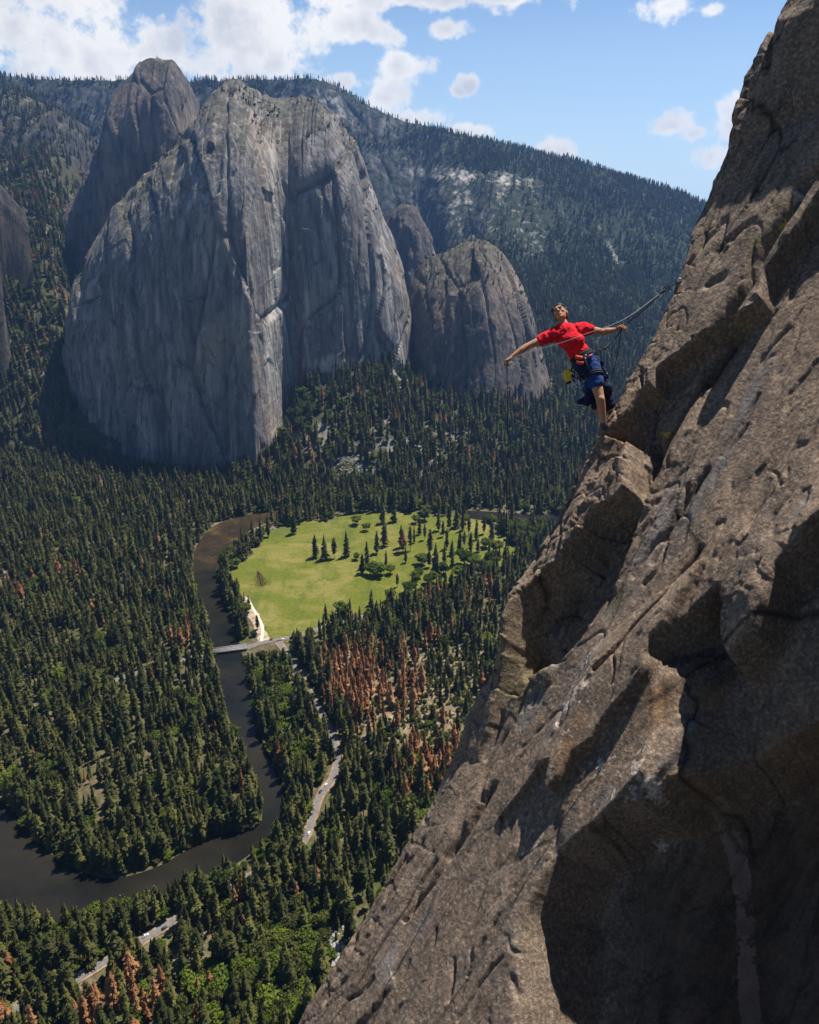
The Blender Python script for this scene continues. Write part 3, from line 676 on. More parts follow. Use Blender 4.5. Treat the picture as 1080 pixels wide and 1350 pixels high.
def slope_mat(name, c1, c2, rock, amt=.5):
    k = NT(name, .95, .1)
    a = k.noise(k.obj((.012, .012, .012)), 1, 6, .65); b = k.noise(k.obj((.11, .11, .11)), 1, 6, .7)
    c = k.ramp(b, (.35, c1), (.62, c2))
    c = k.mix(k.ramp(a, (.55, 0), (.66, amt)), c, k.ramp(b, (.3, tuple(x * .5 for x in rock)), (.65, rock)))
    k.base(c); k.bump(b, .8, 4)
    return k.m
M_CATH = cliff_mat('cathedral_granite', (.100, .092, .088), (.185, .170, .158), (.33, .30, .265), .6, .75)
M_BROWN = cliff_mat('brown_granite', (.068, .058, .052), (.125, .104, .09), (.20, .165, .138), .5, .7)
M_FAR = cliff_mat('far_granite', (.045, .05, .05), (.085, .088, .085), (.17, .165, .155), .2, 1.0, .5, ((.014, .021, .011), (.028, .036, .018), (.07, .07, .042)))
M_SLOPE = slope_mat('forest_slope', (.022, .028, .012), (.075, .07, .035), (.30, .27, .23), .8)
M_FARSL = slope_mat('far_forest_slope', (.018, .026, .014), (.05, .055, .03), (.32, .30, .27), .85)
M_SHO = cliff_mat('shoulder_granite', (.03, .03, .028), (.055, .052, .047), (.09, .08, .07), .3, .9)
SRC = {}
p_cliff = lambda a, k=5.0: (lambda t: a * t + (1 - a) * t ** k)
# the great cathedral rock: a shaded left face, a sunlit prow and a paler right face
C_MAIN = [(76, 580, 1800, 560, 1840), (84, 585, 1720, 510, 1815), (92, 592, 1650, 440, 1810), (106, 598, 1606, 368, 1812), (124, 602, 1575, 318, 1815), (150, 608, 1545, 276, 1815), (190, 612, 1500, 232, 1815), (222, 616, 1470, 205, 1815), (246, 618, 1452, 178, 1815), (262, 618, 1442, 158, 1820), (276, 617, 1435, 132, 1830),
          (290, 616, 1428, 112, 1845), (302, 614, 1422, 105, 1850), (318, 611, 1415, 108, 1845), (326, 608, 1412, 113, 1840), (338, 606, 1408, 119, 1842), (346, 600, 1428, 123, 1846), (356, 590, 1468, 127, 1852), (366, 575, 1512, 130, 1858), (380, 560, 1562, 130, 1858), (390, 510, 1598, 127, 1850), (402, 503, 1600, 129, 1835),
          (422, 500, 1612, 135, 1835), (440, 497, 1622, 147, 1835), (456, 495, 1632, 166, 1838), (470, 492, 1640, 192, 1842), (484, 492, 1650, 228, 1850), (498, 495, 1662, 270, 1860), (510, 500, 1678, 302, 1868), (522, 506, 1700, 335, 1880), (531, 510, 1735, 362, 1890), (537, 515, 1790, 400, 1905), (540, 520, 1880, 470, 1930)]
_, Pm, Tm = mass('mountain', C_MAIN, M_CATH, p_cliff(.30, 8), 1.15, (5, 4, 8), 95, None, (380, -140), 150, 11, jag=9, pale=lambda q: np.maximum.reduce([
    np.exp(-((q[..., 0] - 440) / 44) ** 2 - ((q[..., 1] - 482) / 17) ** 2), .75 * np.exp(-((q[..., 0] - 362 - 4 * np.sin(q[..., 1] / 40)) / 13) ** 2) * sstep(150, 210, q[..., 1]) * sstep(620, 560, q[..., 1]), .6 * np.exp(-((q[..., 0] - 515 - (q[..., 1] - 400) * .12) / 12) ** 2) * sstep(260, 330, q[..., 1]),  # scar at the base; prow strip painted paler to strengthen its sunlight
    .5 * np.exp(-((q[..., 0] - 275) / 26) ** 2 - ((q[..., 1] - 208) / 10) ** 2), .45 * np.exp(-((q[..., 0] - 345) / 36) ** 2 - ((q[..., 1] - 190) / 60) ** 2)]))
# the tall tower behind its left shoulder
C_TOW = [(46, 470, 2190, 430, 2230), (56, 450, 2140, 350, 2230), (74, 440, 2100, 300, 2220), (96, 430, 2060, 262, 2210), (112, 425, 2035, 235, 2205), (126, 420, 2015, 208, 2200), (138, 420, 2000, 180, 2195), (146, 420, 1995, 150, 2190), (154, 420, 1990, 118, 2185), (166, 420, 1985, 104, 2180), (175, 420, 1985, 95, 2175), (182, 420, 1985, 83, 2172),
         (194, 420, 1985, 77, 2172), (212, 420, 1985, 77, 2172), (226, 420, 1988, 80, 2172), (236, 420, 1995, 90, 2174), (242, 420, 2005, 104, 2176), (248, 420, 2015, 130, 2180), (254, 420, 2030, 150, 2190), (264, 420, 2060, 165, 2200), (274, 420, 2100, 200, 2230), (290, 420, 2160, 240, 2260)]
_, Pt, Tt = mass('mountain', C_TOW, M_BROWN, p_cliff(.55, 9), 1.3, (5, 4, 7), 70, None, (160, -60), 150, 33, jag=4)
# the rounded lower rock on the right
C_LOW = [(520, 560, 1860, 470, 1930), (532, 560, 1790, 412, 1930), (542, 560, 1740, 372, 1925), (556, 560, 1700, 346, 1920), (572, 560, 1670, 337, 1915), (590, 560, 1650, 331, 1910), (608, 560, 1640, 320, 1908), (628, 560, 1635, 314, 1905), (646, 562, 1635, 319, 1905), (662, 565, 1640, 332, 1905),
         (676, 568, 1650, 352, 1905), (690, 570, 1665, 378, 1905), (702, 572, 1680, 410, 1905), (712, 574, 1700, 450, 1900), (722, 576, 1720, 492, 1890), (732, 578, 1750, 530, 1880), (742, 580, 1800, 560, 1880)]
_, Pl, Tl = mass('mountain', C_LOW, M_BROWN, p_cliff(.5, 7), 1.3, (5, 4, 7), 80, None, (220, -90), 150, 55, jag=5)
C_MIDR = [(488, 430, 2460, 420, 2480), (500, 430, 2380, 330, 2480), (508, 430, 2350, 292, 2470), (522, 430, 2330, 274, 2465), (538, 430, 2325, 268, 2460), (550, 430, 2330, 276, 2460), (562, 430, 2345, 300, 2465), (574, 430, 2365, 335, 2470), (588, 430, 2400, 370, 2480), (604, 430, 2460, 420, 2500)]
_, Pq, Tq = mass('mountain', C_MIDR, M_BROWN, p_cliff(.75, 7), 1.5, (9, 5, 4), 44, None, (180, -60), 100, 77, jag=5)
# the long blue ridge, cliffs in its upper half and woods below
C_FAR = [(-260, 430, 2750, 96, 3300), (-120, 430, 2750, 98, 3300), (0, 430, 2720, 101, 3250), (60, 430, 2720, 106, 3250), (110, 430, 2720, 107, 3250), (160, 430, 2720, 106, 3260), (250, 430, 2720, 108, 3280), (320, 430, 2720, 106, 3300), (380, 430, 2720, 106, 3300), (410, 430, 2715, 104, 3300), (436, 430, 2710, 110, 3300), (462, 435, 2700, 124, 3290), (480, 440, 2690, 137, 3280),
         (505, 450, 2680, 149, 3270), (535, 455, 2660, 161, 3260), (560, 460, 2640, 167, 3250), (590, 480, 2250, 173, 3240), (620, 480, 2250, 181, 3220), (650, 500, 1990, 187, 3200), (690, 500, 1990, 197, 3180), (730, 500, 1990, 207, 3160), (770, 500, 1990, 217, 3140), (810, 500, 1990, 231, 3120), (850, 500, 1990, 241, 3100),
         (885, 500, 1990, 252, 3080), (925, 500, 1990, 268, 3060), (970, 500, 1990, 285, 3040), (1040, 500, 1990, 310, 3000), (1140, 500, 1990, 345, 2980), (1300, 500, 1990, 380, 2980)]
def p_far(t): return .62 * t + .38 * sstep(0, .45, t) * .6 + .38 * .4 * t ** 3
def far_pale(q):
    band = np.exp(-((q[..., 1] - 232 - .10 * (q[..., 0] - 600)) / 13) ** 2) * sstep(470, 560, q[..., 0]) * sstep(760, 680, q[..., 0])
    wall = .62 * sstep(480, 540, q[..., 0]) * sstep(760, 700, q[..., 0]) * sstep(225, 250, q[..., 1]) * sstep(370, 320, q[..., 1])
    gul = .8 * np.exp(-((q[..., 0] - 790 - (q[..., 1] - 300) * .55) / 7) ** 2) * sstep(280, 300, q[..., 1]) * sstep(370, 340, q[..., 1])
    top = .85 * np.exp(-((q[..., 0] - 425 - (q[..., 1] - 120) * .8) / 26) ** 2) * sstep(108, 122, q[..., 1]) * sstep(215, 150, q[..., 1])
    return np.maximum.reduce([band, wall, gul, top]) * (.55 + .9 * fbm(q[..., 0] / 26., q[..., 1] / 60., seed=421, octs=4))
_, Pf, Tf = mass('mountain', C_FAR, M_FAR, p_far, 1.7, (20, 12, 6), 190, 210, (600, -60), 200, 91, soft=True, jag=2, pale=far_pale)
# a darker shoulder in front of the rim on the far left
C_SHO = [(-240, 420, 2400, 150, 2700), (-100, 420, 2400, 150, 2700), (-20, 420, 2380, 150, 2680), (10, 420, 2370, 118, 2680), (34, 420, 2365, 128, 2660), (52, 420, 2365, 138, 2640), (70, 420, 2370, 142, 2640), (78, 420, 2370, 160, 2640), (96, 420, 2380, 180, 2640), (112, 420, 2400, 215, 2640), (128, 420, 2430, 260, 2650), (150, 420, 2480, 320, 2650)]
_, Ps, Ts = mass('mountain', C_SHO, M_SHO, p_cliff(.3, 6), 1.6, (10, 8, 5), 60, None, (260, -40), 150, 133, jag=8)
C_LRK = [(-99, 480, 1650, 240, 1760), (-49, 470, 1640, 215, 1760), (-24, 460, 1640, 225, 1750), (-9, 450, 1645, 240, 1750), (-1, 440, 1660, 275, 1750), (5, 420, 1680, 330, 1760), (11, 410, 1720, 370, 1780)]
_, Pk, Tk = mass('mountain', C_LRK, M_SHO, p_cliff(.3, 6), 1.6, (6, 4, 3), 40, None, (120, -60), 100, 151, jag=4)
# wooded slopes: talus under the cliffs, and the gully on the left
C_TAL = [(300, 640, 1370, 618, 1425), (330, 640, 1370, 606, 1440), (352, 645, 1360, 590, 1480), (372, 650, 1345, 565, 1535), (386, 652, 1340, 525, 1590), (396, 655, 1335, 505, 1604), (430, 658, 1325, 494, 1625), (470, 662, 1318, 484, 1655), (515, 665, 1310, 482, 1700), (530, 666, 1305, 490, 1725), (545, 668, 1302, 500, 1735),
         (590, 668, 1302, 520, 1690), (640, 668, 1302, 526, 1680), (700, 668, 1302, 535, 1690), (735, 668, 1302, 528, 1740), (760, 668, 1302, 505, 1850), (800, 668, 1302, 470, 2080), (860, 668, 1302, 445, 2250), (1000, 668, 1302, 440, 2300), (1250, 668, 1302, 450, 2300)]
_, Pa, Ta = mass('hill', C_TAL, M_SLOPE, lambda t: t, 3.0, (5, 9, 0), 90, 120, (200, 10), 30, 171, soft=False)
C_GUL = [(-420, 600, 1520, 250, 2050), (-250, 600, 1520, 235, 2150), (-120, 600, 1520, 225, 2250), (-20, 598, 1525, 215, 2330), (30, 597, 1530, 205, 2370), (60, 597, 1530, 212, 2380), (85, 600, 1520, 250, 2360), (110, 604, 1510, 330, 2250), (135, 606, 1505, 430, 1950), (160, 610, 1500, 520, 1750)]
_, Pg, Tg = mass('hill', C_GUL, M_SLOPE, lambda t: .75 * t + .25 * t ** 2, 3.0, (10, 14, 0), 120, 150, (200, 10), 40, 191)
for o, lb in zip([o for o in col.objects if o.name.startswith(('mountain', 'hill'))],
                 ['huge grey granite monolith with a sunlit prow', 'tall brown rock tower behind the left shoulder of the monolith', 'rounded shaded rock behind the climber', 'small rounded rock between monolith and far ridge',
                  'long blue wooded ridge under the sky', 'dark rock shoulder at the left edge under the rim', 'grey rock edge at the far left above the gully', 'wooded talus slope between the cliffs and the meadow', 'wooded gully left of the monolith']):
    o['label'] = lb

# ------------------------------------------------------------------ valley floor
def G(pts): return np.array([ground(x, y)[:2] for x, y in pts])
RIVER_L = [(-160, 1075), (-60, 1060), (0, 1052), (30, 1085), (70, 1128), (110, 1150), (150, 1158), (200, 1146), (240, 1125), (275, 1105), (300, 1098), (325, 1095), (345, 1080), (342, 1045), (330, 1015), (318, 985), (303, 950), (292, 915), (286, 880), (279, 850), (268, 810), (258, 775), (255, 740), (262, 715), (285, 692), (320, 680), (365, 674)]
RIVER_R = [(-160, 1150), (-60, 1160), (0, 1205), (40, 1225), (90, 1222), (140, 1205), (185, 1196), (235, 1180), (268, 1165), (310, 1140), (350, 1110), (380, 1080), (378, 1045), (365, 1015), (350, 985), (338, 950), (330, 915), (324, 880), (316, 850), (305, 815), (292, 780), (288, 755), (296, 730), (318, 708), (345, 692), (385, 684)]
RIV = np.concatenate([smooth_line(G(RIVER_L), 6), smooth_line(G(RIVER_R), 6)[::-1]])
RIV2 = np.concatenate([smooth_line(G([(600, 672), (650, 675), (700, 678), (760, 680), (900, 686)]), 4), smooth_line(G([(600, 680), (650, 688), (700, 693), (760, 698), (900, 705)]), 4)[::-1]])
MEAD_P = [(300, 768), (305, 748), (322, 738), (338, 722), (350, 706), (380, 696), (410, 688), (450, 680), (500, 674), (545, 676), (600, 682), (636, 688), (655, 698), (672, 715), (684, 735), (668, 746), (655, 738), (640, 742), (615, 755), (600, 768), (560, 782), (522, 797), (472, 810), (445, 818), (428, 826), (408, 836), (385, 840), (360, 840), (344, 836), (338, 818), (328, 800), (315, 790), (306, 780)]
MEAD = smooth_line(G(MEAD_P + MEAD_P[:1]), 14)[:-1]
SAND = smooth_line(G([(314, 782), (326, 788), (338, 806), (350, 830), (356, 845), (348, 850), (340, 846), (336, 828), (324, 808), (314, 795), (314, 782)]), 4)[:-1]
ROAD = smooth_line(G([(150, 898), (205, 880), (245, 869), (282, 861), (322, 855), (345, 848), (372, 843), (402, 836), (430, 826), (470, 815), (540, 800)]), 6)
ROAD2 = smooth_line(G([(-80, 1375), (0, 1340), (60, 1314), (98, 1294), (136, 1270), (168, 1252), (200, 1233), (248, 1202), (278, 1184), (320, 1160), (372, 1135), (398, 1112), (410, 1086), (422, 1050), (440, 1024), (444, 990), (428, 950), (404, 905), (384, 870), (366, 845)]), 6)
PATH = smooth_line(G([(345, 846), (346, 828), (341, 815), (332, 800), (326, 788)]), 5)
def ribbon(line, w, z):
    T = np.gradient(line, axis=0); T /= np.linalg.norm(T, axis=1)[:, None]
    N = np.stack([-T[:, 1], T[:, 0]], 1)
    w = np.broadcast_to(w, (len(line),))[:, None]
    V = np.stack([line + N * w / 2, line - N * w / 2], 1)
    V = np.concatenate([V, np.full(V.shape[:2] + (1,), z)], -1)
    return V.reshape(-1, 3), grid_faces(len(line), 2)
def cell_mesh(name, poly, z, mat, cell):
    lo, hi = poly.min(0), poly.max(0)
    x = np.arange(lo[0], hi[0] + cell, cell); y = np.arange(lo[1], hi[1] + cell, cell); X, Y = np.meshgrid(x, y, indexing='ij')
    m = len(y); fc = grid_faces(len(x), m); i = fc[:, 0] // m; j = fc[:, 0] % m
    fc = fc[in_poly(x[i] + cell / 2, y[j] + cell / 2, poly)]
    us, inv = np.unique(fc, return_inverse=True)
    V = np.stack([X.ravel(), Y.ravel(), np.full(X.size, z)], -1)[us]
    return link(name, mesh_np(name, V, inv.reshape(-1, 4), [mat]))
def poly_mesh(name, poly, z, mat):
    bm = bmesh.new()
    vs = [bm.verts.new((p[0], p[1], z)) for p in poly]
    f = bm.faces.new(vs); bmesh.ops.triangulate(bm, faces=[f]); bmesh.ops.recalc_face_normals(bm, faces=bm.faces)
    for f in bm.faces:
        if f.normal.z < 0: f.normal_flip()
    me = bpy.data.meshes.new(name); bm.to_mesh(me); bm.free(); me.materials.append(mat)
    return link(name, me)
k = NT('valley_soil', .95, .1)
a = k.noise(k.obj((.02, .02, .02)), 1, 6, .65); b = k.noise(k.obj((.16, .16, .16)), 1, 6, .7); d = k.noise(k.obj((.006, .006, .006)), 1, 4, .6)
c = k.ramp(b, (.3, (.035, .036, .014)), (.5, (.085, .07, .035)), (.68, (.17, .125, .075)))
c = k.mix(k.ramp(a, (.45, 0), (.6, .8)), c, k.ramp(b, (.3, (.03, .045, .012)), (.7, (.07, .09, .022))))
c = k.mix(k.ramp(d, (.56, 0), (.66, .6)), c, k.ramp(b, (.3, (.20, .14, .09)), (.7, (.36, .28, .21))))
k.base(c); k.bump(b, .6, 1.5); M_SOIL = k.m
gx = np.linspace(-4400, 4400, 105); gy = np.linspace(-1700, 5100, 81)
GX, GY = np.meshgrid(gx, gy, indexing='ij')
o = link('ground', mesh_np('ground', np.stack([GX, GY, 0 * GX + ZF], -1).reshape(-1, 3), grid_faces(105, 81), [M_SOIL])); tag(o, kind='structure')
k = NT('river_water', .10, .14)
a = k.noise(k.obj((.012, .012, .012)), 1, 4, .6); rp = k.noise(k.obj((.35, .35, .35)), 1, 5, .6); rip = k.noise(k.obj((.02, .02, .02), (0, 0, .6)), 1, 8, .72)
sep = k.n.new('ShaderNodeSeparateXYZ'); k.l(k.co, sep.inputs[0])
far = k.ramp(k.math('MULTIPLY', k.math('LESS_THAN', sep.outputs['X'], 0.0), k.math('MULTIPLY', k.math('ADD', sep.outputs['Y'], k.math('MULTIPLY', a, 250.0)), .0007)), (.78, 0), (.86, 1))
c = k.ramp(a, (.35, (.007, .008, .006)), (.65, (.022, .018, .011)))
c = k.mix(far, c, k.ramp(rip, (.36, (.016, .014, .009)), (.54, (.040, .027, .013)), (.68, (.13, .078, .030))))
c = k.mix(k.ramp(rip, (.66, 0), (.72, .35)), c, (.5, .48, .46))
k.base(c); k.bump(rp, .3, .5); M_WATER = k.m
o = poly_mesh('river', RIV, ZF + .25, M_WATER); tag(o, kind='structure')
o = poly_mesh('river', RIV2, ZF + .25, M_WATER); tag(o, kind='structure')
k = NT('meadow_grass', .95, .1)
a = k.noise(k.obj((.013, .02, .02)), 1, 6, .65, .5); b = k.noise(k.obj((.25, .25, .25)), 1, 6, .7); d = k.noise(k.obj((.03, .007, .02), (0, 0, .5)), 1, 5, .6)
c = k.ramp(b, (.3, (.060, .074, .008)), (.55, (.103, .112, .012)), (.75, (.150, .150, .023)))
c = k.mix(k.ramp(a, (.46, 0), (.62, .75)), c, k.ramp(b, (.3, (.125, .115, .022)), (.7, (.25, .20, .07))))
c = k.mix(k.ramp(d, (.55, 0), (.63, .6)), c, (.058, .082, .014))
e_ = k.noise(k.obj((.05, .05, .05)), 1, 7, .7); c = k.mix(k.ramp(e_, (.36, .55), (.46, 0)), c, (.05, .07, .012))
k.base(c); k.bump(b, .5, .6); M_MEAD = k.m
# the meadow's edge frays into the woods
mp = MEAD + np.stack([fbm(MEAD[:, 0] / 25., MEAD[:, 1] / 25., seed=5, octs=3), fbm(MEAD[:, 0] / 25., MEAD[:, 1] / 25., seed=6, octs=3)], -1) * 24 + np.stack([fbm(MEAD[:, 0] / 9., MEAD[:, 1] / 9., seed=7, octs=2), fbm(MEAD[:, 0] / 9., MEAD[:, 1] / 9., seed=8, octs=2)], -1) * 9
o = cell_mesh('meadow_land', mp, ZF + .15, M_MEAD, 1.2); tag(o, kind='structure')
# dry open ground with low scrub south of the road
k = NT('dry_scrub', .95, .1)
b = k.noise(k.obj((.09, .09, .09)), 1, 7, .72); a = k.noise(k.obj((.35, .35, .35)), 1, 5, .65)
c = k.ramp(b, (.36, (.05, .062, .018)), (.46, (.13, .10, .055)), (.6, (.26, .19, .125)), (.72, (.40, .31, .22)))
c = k.mix(k.ramp(a, (.36, .8), (.48, 0)), c, (.045, .055, .015)); k.base(c); k.bump(a, .6, .8)
DRY = smooth_line(G([(446, 888), (490, 858), (560, 842), (640, 846), (700, 860), (690, 930), (640, 990), (580, 1010), (540, 1030), (470, 1040), (446, 1010), (452, 950), (446, 888)]), 6)[:-1]
DRY = DRY + np.stack([fbm(DRY[:, 0] / 22., DRY[:, 1] / 22., seed=15, octs=3), fbm(DRY[:, 0] / 22., DRY[:, 1] / 22., seed=16, octs=3)], -1) * 26
o = cell_mesh('dry_land', DRY, ZF + .12, k.m, 1.2); tag(o, kind='structure')
M_SAND = plain('pale_sand', (.29, .225, .15), .95, .1, .5, .12)
SAND = SAND + np.stack([fbm(SAND[:, 0] / 12., SAND[:, 1] / 12., seed=25, octs=3), fbm(SAND[:, 0] / 12., SAND[:, 1] / 12., seed=26, octs=3)], -1) * 10
o = cell_mesh('sand', SAND, ZF + .45, M_SAND, .8); tag(o, kind='structure')
bank = smooth_line(G([(292, 768), (300, 752), (292, 762), (286, 748), (300, 728), (325, 712), (350, 700), (352, 704), (328, 718), (306, 734), (304, 752), (300, 772), (292, 768)]), 4)[:-1]
M_ASPH = plain('road_asphalt', (.135, .125, .115), .9, .2, .2, .3)
M_DIRT = plain('road_shoulder_dirt', (.22, .155, .10), .95, .1, .4, .15)
for ln, w1, w2 in ((ROAD, 6.5, 8.5), (ROAD2, 5, 8.5)):
    v, f = ribbon(ln, w2 + 4 * fbm(ln[:, 0] / 12., ln[:, 1] / 12., seed=9), ZF + .55); o = link('road_shoulder_land', mesh_np('shoulder', v, f, [M_DIRT])); tag(o, kind='structure')
    v, f = ribbon(ln, w1, ZF + .75); o = link('road', mesh_np('road', v, f, [M_ASPH])); tag(o, kind='structure')
v, f = ribbon(PATH, 3.5, ZF + .7); o = link('path', mesh_np('path', v, f, [plain('path_dust', (.55, .46, .36), .95, .1, .2, .3)])); tag(o, kind='structure')

# ------------------------------------------------------------------ haze over the whole valley
if HAZE > 0:
    hm = bpy.data.materials.new('haze_air'); hm.use_nodes = True; t = hm.node_tree; t.nodes.clear()
    out = t.nodes.new('ShaderNodeOutputMaterial'); pv = t.nodes.new('ShaderNodeVolumePrincipled')
    pv.inputs['Color'].default_value = (.28, .53, 1, 1); pv.inputs['Density'].default_value = HAZE; pv.inputs['Anisotropy'].default_value = 0.6
    t.links.new(pv.outputs[0], out.inputs['Volume'])
    zt = 480
    hb = MB().box((0, 1700, (zt + ZF - 1.5) / 2), (9000, 7000, zt - ZF + 1.5)).build('haze', hm)
    tag(hb, kind='stuff')
# ------------------------------------------------------------------ trees
def leaf_mat(name, c1, c2, trans=.25, sat=.4):
    k = NT(name, .75, .15)
    r = k.rand(); b = k.noise(k.obj((14, 14, 9)), 1, 3, .6)
    f = k.math('ADD', k.math('MULTIPLY', r, .7), k.math('MULTIPLY', b, .5))
    c = k.ramp(f, (.2, c1), (.6, tuple((x * .6 + y * .4) for x, y in zip(c1, c2))), (.95, c2))
    k.base(c)
    tr = k.n.new('ShaderNodeBsdfTranslucent'); k.l(c, tr.inputs['Color'])
    mx = k.n.new('ShaderNodeMixShader'); mx.inputs[0].default_value = trans
    k.l(k.b.outputs[0], mx.inputs[1]); k.l(tr.outputs[0], mx.inputs[2]); k.l(mx.outputs[0], k.n['Material Output'].inputs['Surface'])
    return k.m
M_NEED = leaf_mat('conifer_needles', (.036, .043, .012), (.158, .150, .038), .38)
M_DEAD = leaf_mat('dead_needles', (.23, .095, .034), (.45, .235, .100), .3)
M_LEAF = leaf_mat('broad_leaves', (.056, .090, .010), (.165, .205, .024), .42)
M_OLIVE = leaf_mat('olive_leaves', (.045, .058, .012), (.115, .115, .025), .3)
M_BARK = plain('bark', (.10, .068, .045), .95, .1, .4, 30)
def conifer(seed, rad=.115, bare=.10, whorls=30, dense=8, power=.75, droop=.35):
    r = np.random.default_rng(seed); V = []; Fc = []
    def tri(*p):
        n = len(V); V.extend(p); Fc.append(tuple(range(n, n + len(p))))
    for i in range(whorls):
        z = bare + (1 - bare) * (i / whorls) ** .95 * .985
        R = rad * (1 - (z - bare) / (1 - bare)) ** power * (.75 + .5 * r.random()) + .008
        if z < bare + .18: R *= .55 + .45 * (z - bare) / .18 * r.random() * 1.6
        nb = dense if z < .8 else 5
        a0 = r.random() * 6.28
        for j in range(nb):
            if r.random() < .2: continue
            a = a0 + 6.283 * j / nb + r.normal() * .25
            L = R * (.5 + .75 * r.random())
            dx, dy = math.cos(a), math.sin(a); sx, sy = -dy, dx
            w = L * (.42 + .2 * r.random()); dz = -droop * L * (.5 + r.random()) + .012 * r.normal()
            c = np.array([0, 0, z])
            o = lambda t, s, h: c + np.array([dx * L * t + sx * w * s, dy * L * t + sy * w * s, h])
            lift = .012 + .3 * L * (z > .6)
            tri(o(.05, 0, lift), o(.5, -.9, dz * .5 - .010), o(.62, 0, dz * .4 + lift * .8))
            tri(o(.05, 0, lift), o(.62, 0, dz * .4 + lift * .8), o(.5, .9, dz * .5 - .010))
            tri(o(.45, -.55, dz * .4 - .004), o(1.0, -.15, dz), o(.58, .1, dz * .4 + .012))
            tri(o(.45, .55, dz * .4 - .004), o(.58, -.1, dz * .4 + .012), o(.98, .2, dz * .95))
            tri(o(.2, -.35, dz * .1), o(.55, 0, dz * .5 - .035), o(.35, .45, dz * .1 - .012))
    tri(np.array([.006, 0, .95]), np.array([-.006, .003, .95]), np.array([0, 0, 1.02]))
    tri(np.array([0, .006, .95]), np.array([0, -.006, .95]), np.array([0, 0, 1.02]))
    return np.array(V), Fc
def trunk_mesh(name, h=.92, r=.011):
    b = MB(); zz = np.linspace(0, h, 5)
    b.tube(np.stack([.004 * np.sin(zz * 5), .003 * np.sin(zz * 7), zz], 1), np.linspace(r, r * .2, 5), 6, False)
    return b.mesh(name, M_BARK)
def broadleaf(seed, n_cl=26, n_lf=60, rad=.42, flat=.8, lo=.22):
    r = np.random.default_rng(seed); V = []; Fc = []
    cz = lo + (1 - lo) * .5
    for i in range(n_cl):
        d = r.normal(size=3); d /= np.linalg.norm(d)
        q = r.random() ** .45 * .72
        c = np.array([d[0] * rad * q, d[1] * rad * q, cz + d[2] * (1 - lo) * .5 * q * 1.05])
        cr = rad * (.24 + .2 * r.random()) * (1.1 - .5 * q)
        for j in range(n_lf):
            e = r.normal(size=3); e /= np.linalg.norm(e)
            p = c + e * cr * (.75 + .4 * r.random()) * np.array([1, 1, flat])
            nn = e + .7 * r.normal(size=3); nn /= np.linalg.norm(nn)
            u = np.cross(nn, r.normal(size=3)); u /= np.linalg.norm(u); w = np.cross(nn, u)
            s = rad * (.07 + .05 * r.random())
            n = len(V); V.extend([p - u * s, p + w * s * .7, p + u * s, p - w * s * .7]); Fc.append((n, n + 1, n + 2, n + 3))
    return np.array(V), Fc
def broad_trunk(name, seed, r0=.03):
    r = np.random.default_rng(seed); b = MB()
    b.tube([(0, 0, 0), (.01, 0, .2), (.0, .01, .45), (.01, 0, .7)], [r0, r0 * .8, r0 * .6, r0 * .2], 6, False)
    for i in range(5):
        a = i * 1.257 + r.random(); z = .22 + .07 * i
        b.tube([(0, 0, z), (.12 * math.cos(a), .12 * math.sin(a), z + .14), (.24 * math.cos(a), .24 * math.sin(a), z + .24)], [r0 * .5, r0 * .35, r0 * .1], 5, False)
    return b.mesh(name, M_BARK)
CON = []
for sd, rad, bare, wh, po, dr in ((1, .165, .06, 28, .78, .4), (2, .14, .08, 30, .66, .45), (3, .185, .10, 26, .66, .3), (4, .125, .12, 28, .55, .35), (5, .16, .20, 22, .46, .25), (6, .20, .05, 26, .85, .4), (7, .15, .26, 20, .40, .2)):
    v, f = conifer(sd, rad, bare, wh, 8, po, dr); CON.append((mesh_np('conifer_crown', v, f, [M_NEED]), trunk_mesh('conifer_trunk')))
DED = []
for sd, rad, bare in ((11, .15, .10), (12, .175, .16), (13, .13, .08)):
    v, f = conifer(sd, rad, bare, 24, 7, .62, .4); DED.append((mesh_np('dead_crown', v, f, [M_DEAD]), trunk_mesh('dead_trunk')))
BRD = []
for sd, rad, m in ((21, .48, M_LEAF), (22, .42, M_LEAF), (23, .55, M_LEAF), (24, .5, M_OLIVE), (25, .6, M_OLIVE)):
    v, f = broadleaf(sd, 26, 62, rad); BRD.append((mesh_np('broadleaf_crown', v, f, [m]), broad_trunk('broadleaf_trunk', sd)))
far_p = lambda pts: np.array([[p[0], p[1]] for p in pts])
